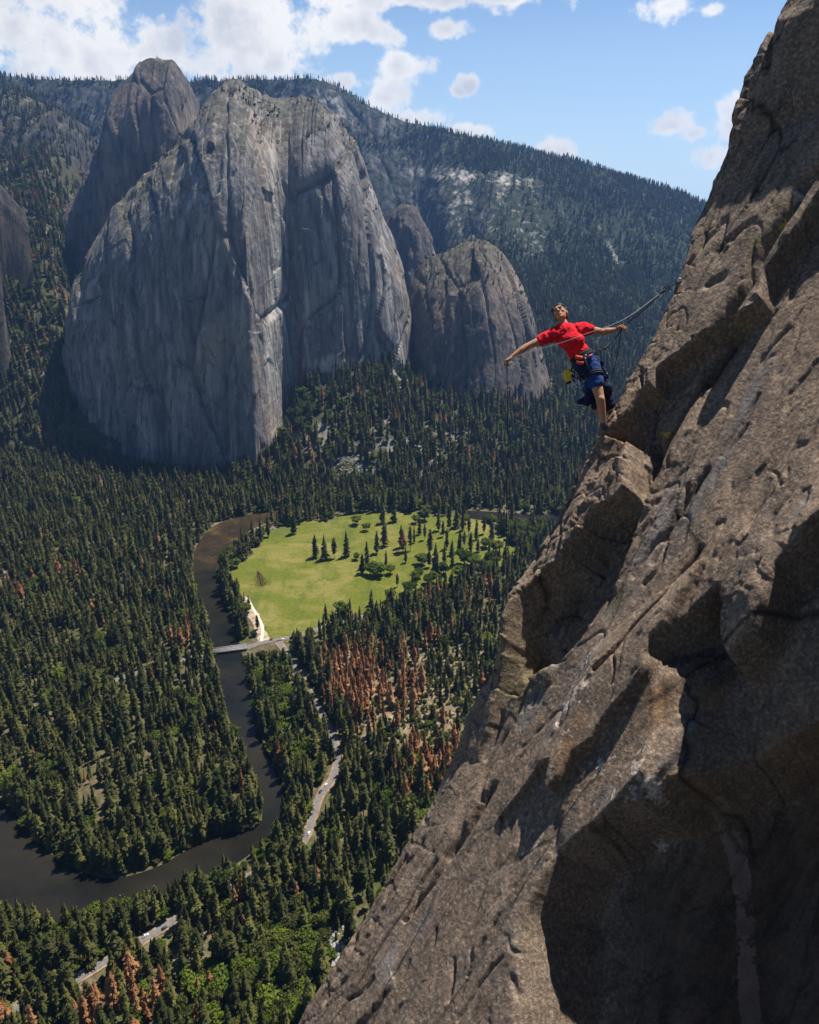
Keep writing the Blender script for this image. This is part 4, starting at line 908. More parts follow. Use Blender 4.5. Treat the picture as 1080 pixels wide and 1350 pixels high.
# ---- where trees may not stand, or would hide what the photograph shows
KEEP = [  # visible water, road, sand, bridge, meadow, in photograph outlines
    [(-150, 1066), (0, 1058), (30, 1090), (70, 1130), (110, 1153), (150, 1160), (200, 1150), (240, 1130), (275, 1108), (305, 1100), (330, 1098), (350, 1082), (346, 1045), (333, 1015), (322, 985), (306, 950), (295, 915), (289, 880), (284, 850), (318, 850), (322, 880), (327, 915), (334, 950), (345, 985), (358, 1015), (372, 1045), (372, 1075), (348, 1100), (306, 1125), (262, 1138), (232, 1158), (185, 1174), (140, 1186), (90, 1192), (40, 1186), (0, 1160), (-150, 1110)],
    [(262, 740), (268, 716), (288, 696), (320, 684), (360, 678), (358, 690), (322, 702), (298, 722), (284, 745), (283, 778), (272, 785), (262, 760)],
    [(282, 848), (322, 844), (368, 838), (378, 836), (378, 846), (366, 852), (322, 864), (282, 868)],
    [(318, 782), (334, 792), (350, 826), (352, 846), (340, 846), (334, 826), (318, 796)],
    [(345, 755), (340, 730), (365, 704), (400, 694), (450, 686), (520, 682), (600, 692), (660, 705), (640, 735), (600, 745), (555, 770), (500, 780), (460, 792), (430, 808), (410, 826), (380, 834), (352, 830), (346, 800), (334, 780), (318, 765)],
    [(88, 1288), (100, 1282), (136, 1258), (150, 1262), (140, 1282), (104, 1304)], [(180, 1232), (210, 1214), (240, 1198), (246, 1208), (214, 1232), (186, 1246)], [(412, 1050), (424, 1026), (446, 1026), (440, 1050), (418, 1076)], [(398, 1118), (410, 1090), (420, 1092), (412, 1118)],
    [(428, 1248), (448, 1236), (450, 1262), (430, 1272)], [(440, 600), (470, 592), (492, 612), (470, 618), (440, 616)],
    [(92, 380), (96, 560), (125, 586), (160, 598), (230, 613), (300, 606), (326, 600), (352, 588), (378, 552), (378, 380)]]
def kept(P, h, polys=KEEP, fr=(.15, .5, .85)):
    bad = np.zeros(len(P), bool)
    for f in fr:
        Q = P.copy(); Q[:, 2] += h * f
        q, d = project(Q)
        for pl in polys: bad |= in_poly(q[:, 0], q[:, 1], pl)
    return bad
def in_view(P, h, mx=90, side=330):
    q, d = project(P); Q = P.copy(); Q[:, 2] += h; q2, _ = project(Q)
    xs = x_sil(q2[:, 1])
    return (d > 0) & (q[:, 0] > -mx) & (q2[:, 0] < xs + side) & (q2[:, 1] < 1350 + mx) & (q[:, 1] < 1600)
# valley floor: jittered grid
sp = 7.4
gx, gy = np.meshgrid(np.arange(-1150, 960, sp), np.arange(250, 1640, sp), indexing='ij')
fx = gx.ravel() + rng.uniform(-.46, .46, gx.size) * sp; fy = gy.ravel() + rng.uniform(-.46, .46, gx.size) * sp
q, _ = project(np.stack([fx, fy, 0 * fx + ZF], 1))
dens = .74 + .9 * fbm(fx / 60., fy / 60., seed=201, octs=4)
# open dry ground with bushes and dead trees south of the meadow
OPEN = [(470, 900), (520, 880), (560, 860), (600, 855), (640, 870), (640, 960), (600, 990), (560, 1000), (500, 1010), (455, 1020), (440, 990), (450, 950)]
opn = in_poly(q[:, 0], q[:, 1], OPEN)
dens = np.where(opn, .42 + .9 * fbm(fx / 30., fy / 30., seed=203, octs=2), dens)
low_r = (q[:, 1] > 1190) & (q[:, 0] > 140 - (q[:, 1] - 1190))
dens = np.where(low_r, .62, dens)
keep = rng.random(len(fx)) < np.clip(dens, 0, 1)
md = poly_sd(fx, fy, mp); rd = np.minimum(seg_dist(fx, fy, ROAD), seg_dist(fx, fy, ROAD2)); rv = np.maximum(poly_sd(fx, fy, RIV), poly_sd(fx, fy, RIV2))
keep &= (md < -2) & (rd > 5.0) & (rv < -2.5)
fx, fy, q, rv, opn, low_r, md = fx[keep], fy[keep], q[keep], rv[keep], opn[keep], low_r[keep], md[keep]
n = len(fx)
hgt = rng.uniform(20, 46, n) * (.85 + .3 * fbm(fx / 60., fy / 60., seed=207, octs=2))
hgt = np.where(rng.random(n) < .25, hgt * rng.uniform(.4, .75, n), hgt)
# kinds: 0 conifer, 1 dead conifer, 2 broadleaf
kind = np.zeros(n, int)
DEADZ = [((476, 905), 44, 36, .95), ((520, 930), 40, 36, .9), ((448, 900), 26, 34, .7), ((560, 1010), 40, 34, .55), ((600, 1000), 30, 40, .4), ((480, 960), 40, 30, .4), ((640, 790), 28, 22, .4), ((560, 800), 14, 10, .6), ((150, 1310), 60, 40, .35), ((40, 1330), 50, 40, .45), ((220, 1320), 50, 40, .4), ((240, 850), 18, 18, .4), ((90, 760), 20, 14, .3), ((25, 780), 22, 16, .3), ((320, 1215), 10, 12, .7), ((540, 880), 20, 30, .6), ((590, 850), 30, 16, .3)]
pd = np.full(n, .015)
for (c, rx, ry, p) in DEADZ: pd = np.maximum(pd, p * np.exp(-((q[:, 0] - c[0]) / rx) ** 2 - ((q[:, 1] - c[1]) / ry) ** 2))
BROADZ = [((165, 1205), 30, 24, .8), ((110, 1250), 60, 34, .7), ((240, 1165), 40, 16, .7), ((40, 1260), 50, 30, .35), ((255, 1060), 40, 30, .4), ((300, 1050), 20, 26, .3), ((10, 1020), 18, 26, .5), ((370, 940), 22, 50, .6), ((395, 1010), 20, 26, .6), ((340, 920), 16, 40, .5),
          ((300, 735), 16, 14, .9), ((305, 1200), 40, 20, .4), ((370, 1260), 60, 60, .55), ((420, 1270), 30, 40, .7), ((340, 1330), 80, 40, .6), ((690, 710), 50, 22, .95), ((640, 745), 40, 12, .8), ((560, 795), 40, 10, .7), ((330, 655), 40, 14, .5), ((430, 665), 60, 10, .6), ((510, 655), 50, 10, .7), ((580, 668), 40, 8, .5), ((480, 800), 40, 10, .5),
          ((540, 950), 70, 50, .45), ((470, 1000), 40, 30, .5), ((560, 1080), 40, 20, .4), ((300, 810), 30, 20, .3), ((350, 860), 24, 10, .4), ((390, 1120), 20, 30, .3)]
pb = .07 + .25 * np.clip(fbm(fx / 50., fy / 50., seed=211, octs=3), 0, 1) + .10 * (rv > -14)
for (c, rx, ry, p) in BROADZ: pb = np.maximum(pb, p * np.exp(-((q[:, 0] - c[0]) / rx) ** 2 - ((q[:, 1] - c[1]) / ry) ** 2))
u_ = rng.random(n)
kind = np.where(u_ < pd, 1, np.where(u_ < pd + pb, 2, 0))
hgt = np.where(kind == 2, rng.uniform(9, 19, n), hgt); hgt = np.where(kind == 1, hgt * .9, hgt)
hgt = np.where(opn & (kind == 2), rng.uniform(4, 9, n), hgt); hgt = np.where(opn & (kind == 0), hgt * .7, hgt)
# bank fringe, roadside trees, scrub on the dry ground and an extra-dense dead stand
def extra(xy, lo, hi, kd):
    global fx, fy, q, hgt, kind, n
    fx = np.concatenate([fx, xy[:, 0]]); fy = np.concatenate([fy, xy[:, 1]]); q2, _ = project(np.stack([xy[:, 0], xy[:, 1], 0 * xy[:, 0] + ZF], 1)); q = np.concatenate([q, q2])
    hgt = np.concatenate([hgt, rng.uniform(lo, hi, len(xy))]); kind = np.concatenate([kind, kd if not np.isscalar(kd) else np.full(len(xy), kd)]); n = len(fx)
def offs(line, cnt, lo, hi):
    i = rng.integers(1, len(line) - 1, cnt); t = line[i + 1 - 0] - line[i - 1]; t = t / (np.linalg.norm(t, axis=1)[:, None] + 1e-9)
    return line[i] + (line[i + 1] - line[i]) * rng.random((cnt, 1)) + np.stack([-t[:, 1], t[:, 0]], 1) * (rng.uniform(lo, hi, cnt) * rng.choice([-1, 1], cnt))[:, None]
def clear(xy, rmin=5.0, wmin=-.8):
    return xy[(np.minimum(seg_dist(xy[:, 0], xy[:, 1], ROAD), seg_dist(xy[:, 0], xy[:, 1], ROAD2)) > rmin) & (np.maximum(poly_sd(xy[:, 0], xy[:, 1], RIV), poly_sd(xy[:, 0], xy[:, 1], RIV2)) < wmin) & (poly_sd(xy[:, 0], xy[:, 1], mp) < 0)]
rc = np.concatenate([RIV, RIV[:2]])
w = clear(offs(rc, 1100, .5, 9)); extra(w, 3, 9, 2)
w = clear(offs(rc, 900, 1, 12)); extra(w, 12, 36, 0)
mpc = np.concatenate([mp, mp[:2]]); w = clear(offs(mpc, 420, .5, 12), 5); extra(w, 4, 12, 2)
w = clear(offs(mpc, 260, 2, 14), 5); extra(w, 14, 40, 0)
w = clear(offs(ROAD2, 420, 5, 22), 4.5); extra(w, 14, 40, np.where(rng.random(len(w)) < .25, 2, 0)); hgt[-len(w):] = np.where(kind[-len(w):] == 2, hgt[-len(w):] * .4, hgt[-len(w):])
bx = rng.uniform(DRY.min(0), DRY.max(0), (2600, 2)); bx = clear(bx[in_poly(bx[:, 0], bx[:, 1], DRY)]); extra(bx, 1.5, 6, 2)
dz = G([(478 + 34 * a_, 908 + 26 * b_) for a_, b_ in np.clip(rng.normal(size=(115, 2)), -1.6, 1.6)]); extra(clear(dz), 14, 34, 1)
dz = G([(575 + 34 * a_, 1020 + 22 * b_) for a_, b_ in np.clip(rng.normal(size=(60, 2)), -1.6, 1.6)]); extra(clear(dz), 18, 32, 1)
dz = G([(135 + 80 * a_, 1335 + 22 * b_) for a_, b_ in np.clip(rng.normal(size=(26, 2)), -1.6, 1.6)]); extra(clear(dz), 16, 34, 1)
for (c_, rx_, ry_, cn_) in (((165, 1212), 34, 16, 44), ((110, 1252), 50, 24, 64), ((245, 1172), 30, 8, 14), ((370, 950), 18, 44, 40), ((395, 1010), 16, 20, 16), ((380, 1270), 50, 40, 90), ((330, 1325), 60, 30, 80), ((440, 660), 30, 5, 40), ((300, 745), 10, 8, 16), ((560, 1075), 26, 14, 30), ((60, 1290), 40, 26, 26), ((270, 1050), 26, 18, 14), ((690, 708), 36, 12, 90), ((350, 650), 50, 7, 60), ((500, 660), 70, 6, 80), ((8, 1020), 10, 16, 8)):
    dz = G([(c_[0] + rx_ * a_, c_[1] + ry_ * b_) for a_, b_ in np.clip(rng.normal(size=(cn_, 2)), -1.8, 1.8)]); w = clear(dz); extra(w, 7, 18, 2)
P = np.stack([fx, fy, np.full(n, ZF - .3)], 1)
ok = in_view(P, hgt) & ~kept(P, hgt)
floor_P, floor_h, floor_k, floor_q = P[ok], hgt[ok], kind[ok], q[ok]
# bushes squeezed in where tall trees would hide the water
bad = in_view(P, hgt) & kept(P, hgt) & (rng.random(n) < .75)
Pb, hb = P[bad], rng.uniform(3, 8, bad.sum())
ok2 = ~kept(Pb, hb, KEEP, (.1, .9))
floor_P = np.concatenate([floor_P, Pb[ok2]]); floor_h = np.concatenate([floor_h, hb[ok2]]); floor_k = np.concatenate([floor_k, np.where(rng.random(ok2.sum()) < .7, 2, 0)]); floor_q = np.concatenate([floor_q, q[bad][ok2]])
# lone trees and clumps standing in the meadow, as traced
MTREE = [(416, 735, 40, 0), (428, 738, 44, 0), (441, 736, 36, 0), (457, 734, 46, 0), (478, 756, 34, 0), (484, 748, 44, 0), (488, 758, 22, 2), (496, 760, 24, 2), (503, 758, 20, 2), (497, 730, 40, 0), (507, 720, 48, 0), (509, 744, 24, 0), (515, 757, 18, 2), (505, 690, 40, 0), (520, 688, 46, 0), (531, 728, 40, 1), (529, 722, 40, 0), (541, 726, 44, 0), (546, 716, 30, 0), (567, 731, 44, 0),
         (574, 756, 52, 0), (586, 742, 34, 0), (589, 724, 38, 0), (596, 732, 28, 0), (606, 728, 40, 0), (612, 722, 30, 0), (620, 735, 44, 0), (630, 728, 26, 0), (524, 774, 22, 0), (548, 768, 20, 2), (552, 762, 18, 2), (585, 757, 20, 2), (604, 762, 22, 2), (592, 700, 46, 0), (602, 696, 40, 0), (483, 700, 16, 2), (548, 690, 18, 2), (564, 770, 16, 2), (648, 715, 44, 0), (640, 722, 18, 2), (320, 726, 42, 0), (334, 717, 44, 0), (344, 713, 40, 0), (354, 708, 42, 0), (388, 704, 40, 0), (302, 742, 22, 2), (312, 748, 18, 2), (322, 790, 12, 0), (328, 796, 14, 0), (340, 830, 22, 0), (300, 735, 20, 2), (325, 808, 16, 2), (306, 800, 40, 0), (300, 790, 38, 0), (293, 782, 40, 0), (313, 815, 34, 0), (470, 692, 20, 2), (560, 686, 24, 2)]
for (x_, y_, h_, k_) in [(553, 705, 34, 0), (560, 712, 30, 0), (578, 700, 40, 0), (584, 708, 30, 0), (610, 700, 42, 0), (618, 706, 36, 0), (628, 712, 40, 0), (638, 704, 34, 0), (556, 745, 20, 2), (566, 748, 30, 0), (596, 748, 34, 0), (612, 744, 28, 2), (624, 747, 22, 2), (540, 782, 20, 2), (515, 792, 22, 2), (490, 798, 26, 0), (470, 738, 14, 2), (535, 742, 26, 0), (612, 690, 18, 2), (572, 768, 20, 2), (655, 728, 24, 2), (645, 736, 30, 0), (450, 812, 24, 2), (430, 820, 28, 0)]: MTREE.append((x_, y_, h_, k_))
mP = np.array([ground(x, y) for x, y, _, _ in MTREE]); mh = np.array([t[2] * .92 for t in MTREE], float); mk = np.array([t[3] for t in MTREE])
# wooded slopes
def on_grid(Pg_, count, seed, f=None):
    r = np.random.default_rng(seed)
    A = Pg_.shape[0] - 1; B = Pg_.shape[1] - 1
    d1 = Pg_[1:, :-1] - Pg_[:-1, :-1]; d2 = Pg_[:-1, 1:] - Pg_[:-1, :-1]
    area = np.abs(d1[..., 0] * d2[..., 1] - d1[..., 1] * d2[..., 0]).ravel() + 1e-3
    if f is not None: area = area * f(Pg_[:-1, :-1]).ravel()
    idx = r.choice(area.size, count, p=area / area.sum())
    i, j = np.divmod(idx, B); a, b = r.random((2, count, 1))
    return Pg_[i, j] + d1[i, j] * a + d2[i, j] * b, i / A, j / B
SL = []   # P, h, kind
far_bare = lambda p: 1 - .9 * sstep(.12, .4, far_pale(project(p)[0]))
def slope_trees(Pg_, count, seed, hlo, hhi, pbroad, pdead=.02, f=None, side=330):
    Q, _, tj = on_grid(Pg_, count, seed, f); r = np.random.default_rng(seed + 1)
    h = r.uniform(hlo, hhi, count); qq, _ = project(Q)
    pb_ = pbroad(qq) if callable(pbroad) else np.full(count, pbroad)
    u = r.random(count); kd = np.where(u < pdead, 1, np.where(u < pdead + pb_, 2, 0))
    h = np.where(kd == 2, h * .5, h)
    Q[:, 2] -= .5
    o_ = in_view(Q, h, 120, side) & ~kept(Q, h, KEEP[-2:], (.5, .85))
    SL.append((Q[o_], h[o_], kd[o_]))
zn = lambda zs, b: (lambda qq: np.max([b + 0 * qq[:, 0]] + [p * np.exp(-((qq[:, 0] - c[0]) / rx) ** 2 - ((qq[:, 1] - c[1]) / ry) ** 2) for c, rx, ry, p in zs], axis=0))
slope_trees(Pa, 7500, 301, 22, 44, zn([((410, 540), 40, 50, .75), ((450, 560), 50, 30, .6), ((700, 590), 60, 30, .3), ((400, 620), 50, 20, .4), ((470, 640), 90, 10, .5)], .15), .03)
slope_trees(Pg, 5200, 303, 22, 42, zn([((35, 350), 22, 90, .85), ((25, 280), 16, 50, .6), ((60, 400), 20, 40, .7), ((70, 470), 16, 40, .4)], .08), .04)
slope_trees(Pf, 17000, 305, 13, 25, .10, .0, lambda p: np.clip(.35 + 2.2 * fbm(p[..., 0] / 150., p[..., 2] / 90., p[..., 1] / 400., seed=401, octs=3), .03, 1) * (1 - .93 * np.exp(-(np.linspace(0, 1, p.shape[1])[None] - .62 - .12 * fbm(p[..., 0] / 200., 0 * p[..., 0], seed=405)) ** 2 / .018)) * far_bare(p))
slope_trees(Tg, 700, 325, 18, 34, .1, .02); slope_trees(Ta, 2500, 306, 18, 36, .15, .03); slope_trees(Pf[:, :90], 6000, 308, 14, 28, .12, .0)
slope_trees(Pf, 12000, 310, 12, 24, .14, .0, lambda p: (.25 + np.clip(1.5 * fbm(p[..., 0] / 130., p[..., 2] / 90., p[..., 1] / 300., seed=409, octs=3) + .4, 0, 1)) * sstep(560, 680, project(p)[0][..., 0]) * far_bare(p) + 1e-4)
slope_trees(Tf, 7500, 307, 10, 22, .05, .0, lambda p: np.clip(1.2 - (p[..., 1] - 3000) / 1200, .05, 1))
slope_trees(Tm, 420, 309, 6, 15, .4, .0)
slope_trees(Pm[:, -70:], 420, 311, 5, 13, .4, .0, lambda p: (fbm(p[..., 0] / 50., p[..., 2] / 40., seed=403, octs=3) > .05) * 1.0 + 1e-3)
slope_trees(Tt, 60, 313, 7, 14, .2, .0)
slope_trees(Tl, 300, 315, 8, 18, .3, .0); slope_trees(Pl[:, -50:], 240, 316, 6, 14, .4, .0); slope_trees(Tq, 200, 317, 8, 18, .3, .0)
slope_trees(Ts, 1400, 319, 12, 26, .1, .0); slope_trees(Ps, 2600, 321, 12, 24, .08, .0, lambda p: np.clip(.4 + 1.5 * fbm(p[..., 0] / 80., p[..., 2] / 80., seed=407, octs=3), .02, 1)); slope_trees(Tk, 60, 323, 8, 16, .2)
sP = np.concatenate([a[0] for a in SL]); sh_ = np.concatenate([a[1] for a in SL]); sk_ = np.concatenate([a[2] for a in SL])
# ---- individuals: the trees that show largest, and all those of the meadow
def area_name(x, y):
    if y < 560: return 'on the slope under the cliffs'
    if x < 300 and y < 700: return 'below the shaded monolith wall'
    if x < 285 and y < 900: return 'in the dense woods left of the bridge'
    if x < 285 and y < 1085 + (x - 120) * 0: return 'inside the bend of the river'
    if x < 345 and y < 1130: return 'on the bank inside the river bend'
    if y < 850: return 'between the meadow and the rock wall'
    if y < 1010: return 'in the thinned woods beyond the road'
    if x > 330 and y < 1180: return 'between the river and the rock wall'
    if y < 1230: return 'on the near bank of the river'
    if x < 130: return 'at the bottom left below the roadside cars'
    if x < 300: return 'below the road near the parked cars'
    return 'at the foot of the rock wall'
def plant_tree(nm, src, P_, h, rot, wid, label, cat, group):
    root = empty(nm, P_); root.scale = (h * wid, h * wid, h); root.rotation_euler = (0, 0, rot)
    tag(root, label, cat, group)
    c = bpy.data.objects.new('crown', src[0]); col.objects.link(c); c.parent = root
    t = bpy.data.objects.new('trunk', src[1]); col.objects.link(t); t.parent = root
    return root, c, t
def pick_visible(P_, h, kd, want, count, extra=0):
    q2, d = project(P_ + np.array([0, 0, 1]) * (h * .6)[:, None])
    vis = (q2[:, 0] > 4) & (q2[:, 0] < x_sil(q2[:, 1]) - 12) & (q2[:, 1] < 1342) & (q2[:, 1] > 0) & (kd == want)
    ids = np.where(vis)[0]; sz = h[ids] / d[ids]
    return ids[np.argsort(-sz)][:count]
use = np.zeros(len(floor_P), bool)
KNAME = ['conifer', 'dead_conifer', 'broadleaf_tree']; KCAT = ['conifer', 'dead conifer', 'broadleaf tree']
KADJ = ['tall dark green conifer', 'rust red dead conifer', 'rounded bright green broadleaf tree']; KSRC = [CON, DED, BRD]
first = {}
for kd, cnt in ((0, 255), (1, 150), (2, 230)):
    for i in pick_visible(floor_P, floor_h, floor_k, kd, cnt):
        use[i] = True
        x, y = floor_q[i]
        an = area_name(x, y)
        si = int(rng.integers(len(KSRC[kd])))
        adj = KADJ[kd] if not (kd == 2 and si >= 3) else 'rounded olive green broadleaf tree'
        if kd == 2 and floor_h[i] < 8.5: adj = adj.replace('tree', 'bush')
        if kd == 0 and floor_h[i] < 20: adj = 'short dark green conifer'
        r_, c_, t_ = plant_tree(KNAME[kd], KSRC[kd][si], floor_P[i], floor_h[i], rng.uniform(0, 6.28), rng.uniform(.85, 1.25), '%s %s' % (adj, an), KCAT[kd], '%ss %s' % (adj, an))
        first.setdefault((kd, si), (c_, t_))
pos_w = lambda x: 'left end' if x < 380 else 'middle' if x < 560 else 'right end'
for (x, y, h0, kd), P_, h in zip(MTREE, mP, mh):
    si = int(rng.integers(len(KSRC[kd]))) if kd < 2 else int(rng.integers(3))
    if x < 360 and kd == 0: lb = 'dark conifer on the river bank at the left edge of the meadow'
    elif x < 345: lb = 'green bush between river and left edge of the meadow'
    elif kd == 1: lb = 'brown dead conifer among the green ones in the meadow'
    elif kd == 2: lb = 'small round green tree standing on the %s of the meadow' % pos_w(x)
    elif x < 465: lb = 'lone dark conifer in the row of four on the open meadow'
    else: lb = 'dark conifer scattered on the %s of the meadow' % pos_w(x)
    r_, c_, t_ = plant_tree(KNAME[kd], KSRC[kd][si], P_, h, rng.uniform(0, 6.28), rng.uniform(.9, 1.2) * (1.0 if kd == 0 else 1.15), lb, KCAT[kd], lb + ' group')
    first.setdefault((kd, si), (c_, t_))
# ---- everything smaller: three masses of instanced trees
def forest(name, P_, h, srcs, kind_label):
    me = bpy.data.meshes.new(name); me.vertices.add(len(P_)); me.vertices.foreach_set('co', P_.astype(np.float32).ravel())
    r = np.random.default_rng(len(P_))
    wid = r.uniform(.75, 1.3, len(P_))
    for an, arr in (('size', h), ('wide', h * wid), ('turn', r.uniform(0, 6.28, len(P_)))):
        at = me.attributes.new(an, 'FLOAT', 'POINT'); at.data.foreach_set('value', arr.astype(np.float32))
    at = me.attributes.new('pick', 'INT', 'POINT'); at.data.foreach_set('value', r.integers(0, len(srcs), len(P_)).astype(np.int32))
    o = link(name, me); tag(o, kind_label, None, None, 'stuff')
    ng = bpy.data.node_groups.new(name, 'GeometryNodeTree')
    ng.interface.new_socket('Geometry', in_out='INPUT', socket_type='NodeSocketGeometry'); ng.interface.new_socket('Geometry', in_out='OUTPUT', socket_type='NodeSocketGeometry')
    N = ng.nodes; L = ng.links.new
    gi = N.new('NodeGroupInput'); go = N.new('NodeGroupOutput')
    allj = N.new('GeometryNodeJoinGeometry')
    for pair in srcs:
        j = N.new('GeometryNodeJoinGeometry')
        for ob in pair:
            oi = N.new('GeometryNodeObjectInfo'); oi.inputs['Object'].default_value = ob; L(oi.outputs['Geometry'], j.inputs[0])
        g2 = N.new('GeometryNodeGeometryToInstance'); L(j.outputs[0], g2.inputs[0]); L(g2.outputs[0], allj.inputs[0])
    ip = N.new('GeometryNodeInstanceOnPoints'); L(gi.outputs[0], ip.inputs['Points']); L(allj.outputs[0], ip.inputs['Instance'])
    ip.inputs['Pick Instance'].default_value = True
    def na(nm, ty='FLOAT'):
        q = N.new('GeometryNodeInputNamedAttribute'); q.data_type = ty; q.inputs['Name'].default_value = nm; return q.outputs['Attribute']
    cx = N.new('ShaderNodeCombineXYZ'); L(na('wide'), cx.inputs[0]); L(na('wide'), cx.inputs[1]); L(na('size'), cx.inputs[2])
    rx = N.new('ShaderNodeCombineXYZ'); L(na('turn'), rx.inputs[2]); er = N.new('FunctionNodeEulerToRotation'); L(rx.outputs[0], er.inputs[0])
    L(cx.outputs[0], ip.inputs['Scale']); L(er.outputs[0], ip.inputs['Rotation']); L(na('pick', 'INT'), ip.inputs['Instance Index'])
    L(ip.outputs[0], go.inputs[0])
    md_ = o.modifiers.new('trees', 'NODES'); md_.node_group = ng
    return o
aP = np.concatenate([floor_P[~use], sP]); ah = np.concatenate([floor_h[~use], sh_]); ak = np.concatenate([floor_k[~use], sk_])
for kd, nm, lb in ((0, 'conifer_forest', 'dark green conifer forest covering the valley and the slopes'), (1, 'dead_forest', 'rust brown dead conifers scattered through the forest'), (2, 'broadleaf_forest', 'bright green broadleaf trees among the conifers')):
    m = ak == kd
    srcs = [first[k] for k in sorted(first) if k[0] == kd]
    if m.sum() and srcs: forest(nm, aP[m], ah[m], srcs, lb)
print('TREES', len(aP), use.sum(), [(ak == k).sum() for k in range(3)])
# ------------------------------------------------------------------ the climber
RT, UPV, FW = np.array([1., 0, 0]), np.array([0, SP, CP]), np.array([0, CP, -SP])
D0 = float(hit(797, 563, .42) @ FW) + .02
PM = D0 / F                                   # metres per photograph pixel at the climber
def J(px, py, dz=0.0): return ray(px, py) * (D0 + dz)
def vec(a, b, c=0.0): return RT * a + UPV * b + FW * c
unit = lambda v: np.asarray(v, float) / np.linalg.norm(v)
M_SKIN = plain('skin', (.36, .18, .105), .7, .18, .2, 25)
M_SHIRT = plain('red_cotton', (.56, .018, .028), .95, .08, .25, 18)
M_SHORT = plain('blue_shorts_cloth', (.016, .042, .15), .85, .2, .3, 40)
M_NAVY = plain('navy_cloth', (.012, .018, .04), .9, .2, .4, 30)
M_HAIR = plain('dark_hair', (.022, .014, .010), .6, .3, .3, 80)
M_BLK = plain('black_webbing', (.018, .018, .02), .8, .3, .3, 60)
M_ORANGE = plain('orange_webbing', (.50, .075, .03), .8, .2, .25, 60)
M_YEL = plain('yellow_nylon', (.60, .36, .03), .7, .3, .25, 60)
M_METAL = plain('alloy', (.55, .55, .58), .3, .5, .1, 40, 1.0)
M_ROPE = plain('dark_rope', (.014, .015, .018), .9, .2, .4, 200)
M_LINE = plain('pale_cord', (.30, .285, .28), .9, .2, .2, 200)
M_EYE = plain('eye_dark', (.02, .015, .012), .3, .5, .1, 40)
M_SHOE = plain('shoe_rubber', (.05, .045, .05), .8, .3, .3, 40)
climber = tag(empty('person', J(797, 563)), 'climber in red t-shirt and blue shorts leaning out from the rock with arms spread', 'person')
_off = J(797, 563)
class CB(MB):                                   # parts are modelled in world space, then set relative to the climber
    pass
def child(mb, name, mat, voxel=.006, sm=4, parent=None, fold=0.0, fs=12, origin=None):
    o = remeshed(mb, name, mat, voxel, sm)
    me = o.data; n = len(me.vertices); co_ = np.empty(n * 3, np.float32); me.vertices.foreach_get('co', co_); co_ = co_.reshape(-1, 3)
    org = _off if origin is None else origin
    if fold:
        nr = np.empty(n * 3, np.float32); me.vertices.foreach_get('normal', nr); nr = nr.reshape(-1, 3)
        q = co_ * fs
        co_ = co_ + nr * (fold * fbm(q[:, 0], q[:, 1] * .8, q[:, 2], seed=7, octs=3, ridged=True))[:, None]
    me.vertices.foreach_set('co', (co_ - org).astype(np.float32).ravel()); me.update()
    o.parent = parent if parent is not None else (climber if origin is None else None)
    if origin is not None: o.location = origin
    return o
SHA, SHB = (725.5, 443), (767.5, 433.5)
sh_ax = unit(J(*SHB) - J(*SHA)); to_ax = unit(J(744, 431) - J(772, 480)); to_dp = unit(np.cross(sh_ax, to_ax)); to_sd = unit(np.cross(to_ax, to_dp))
def torso(b, g):
    b.ell(J(751, 445.5), sh_ax * (.138 + g), to_dp * (.105 + g), to_ax * (.18 + g))
    b.ell(J(747.5, 439), sh_ax * (.165 + g), to_dp * (.08 + g), to_ax * (.075 + g))
    b.ell(J(754, 449, -.05), sh_ax * (.12 + g), to_dp * (.085 + g), to_ax * (.10 + g))
    b.ell(J(761.5, 462), to_sd * (.104 + g), to_dp * (.085 + g), to_ax * (.17 + g))
    b.ell(J(770.5, 478), to_sd * (.135 + g), to_dp * (.108 + g), to_ax * (.12 + g))
    b.capsule(J(*SHA), J(730, 441.5), .054 + g, .07 + g); b.capsule(J(*SHB), J(762, 436), .054 + g, .07 + g)
    b.capsule(J(731, 441), J(743, 434), .046 + g, .046 + g); b.capsule(J(761, 436), J(746, 433), .046 + g, .046 + g)
EA, WA, EB, WB = J(694.5, 457, -.03), J(674.5, 471, -.05), J(795.5, 437.6, .06), J(812, 434.6, .03)
SA, SB = J(*SHA), J(*SHB)
def hand(b, wrist, d, pn, curl, size=1.0):
    d = unit(d); pn = unit(pn - d * (pn @ d)); ac = np.cross(d, pn)
    kn = []
    for i, (o_, L) in enumerate(((-.030, .078), (-.011, .086), (.010, .083), (.029, .074))):
        k = wrist + d * L * size + ac * o_ * size
        b.capsule(wrist + d * .012 + ac * o_ * .6, k, .014, .0125)
        kn.append(k)
    b.ell(wrist + d * .045 * size, ac * .036, pn * .017, d * .045)
    for i, k in enumerate(kn):
        L = (.043, .048, .045, .035)[i] * size
        ang = 0; p = k; r = .0092
        for s_, (f, c_) in enumerate(((1, curl[0]), (.62, curl[1]), (.5, curl[2]))):
            ang += R(c_ + (i - 1.5) * 4)
            q = p + (d * math.cos(ang) + pn * math.sin(ang)) * L * f
            b.capsule(p, q, r, r * .9); r *= .9; p = q
    t0 = wrist + d * .025 - ac * .028
    t1 = t0 + (d * .7 - ac * .55 + pn * .5) * .042; t2 = t1 + (d * .55 + pn * .8 + ac * .15) * .034; t3 = t2 + (d * .1 + pn * .6 + ac * .75) * .026
    b.capsule(t0, t1, .0145, .0115); b.capsule(t1, t2, .011, .010); b.capsule(t2, t3, .0098, .008)
def arm(b, S, E, W, g=0):
    b.capsule(S, S + (E - S) * .45, .056 + g, .050 + g); b.capsule(S + (E - S) * .4, E, .050 + g, .038 + g)
    b.capsule(E, E + (W - E) * .35, .040 + g, .042 + g); b.capsule(E + (W - E) * .3, W, .041 + g, .0255 + g)
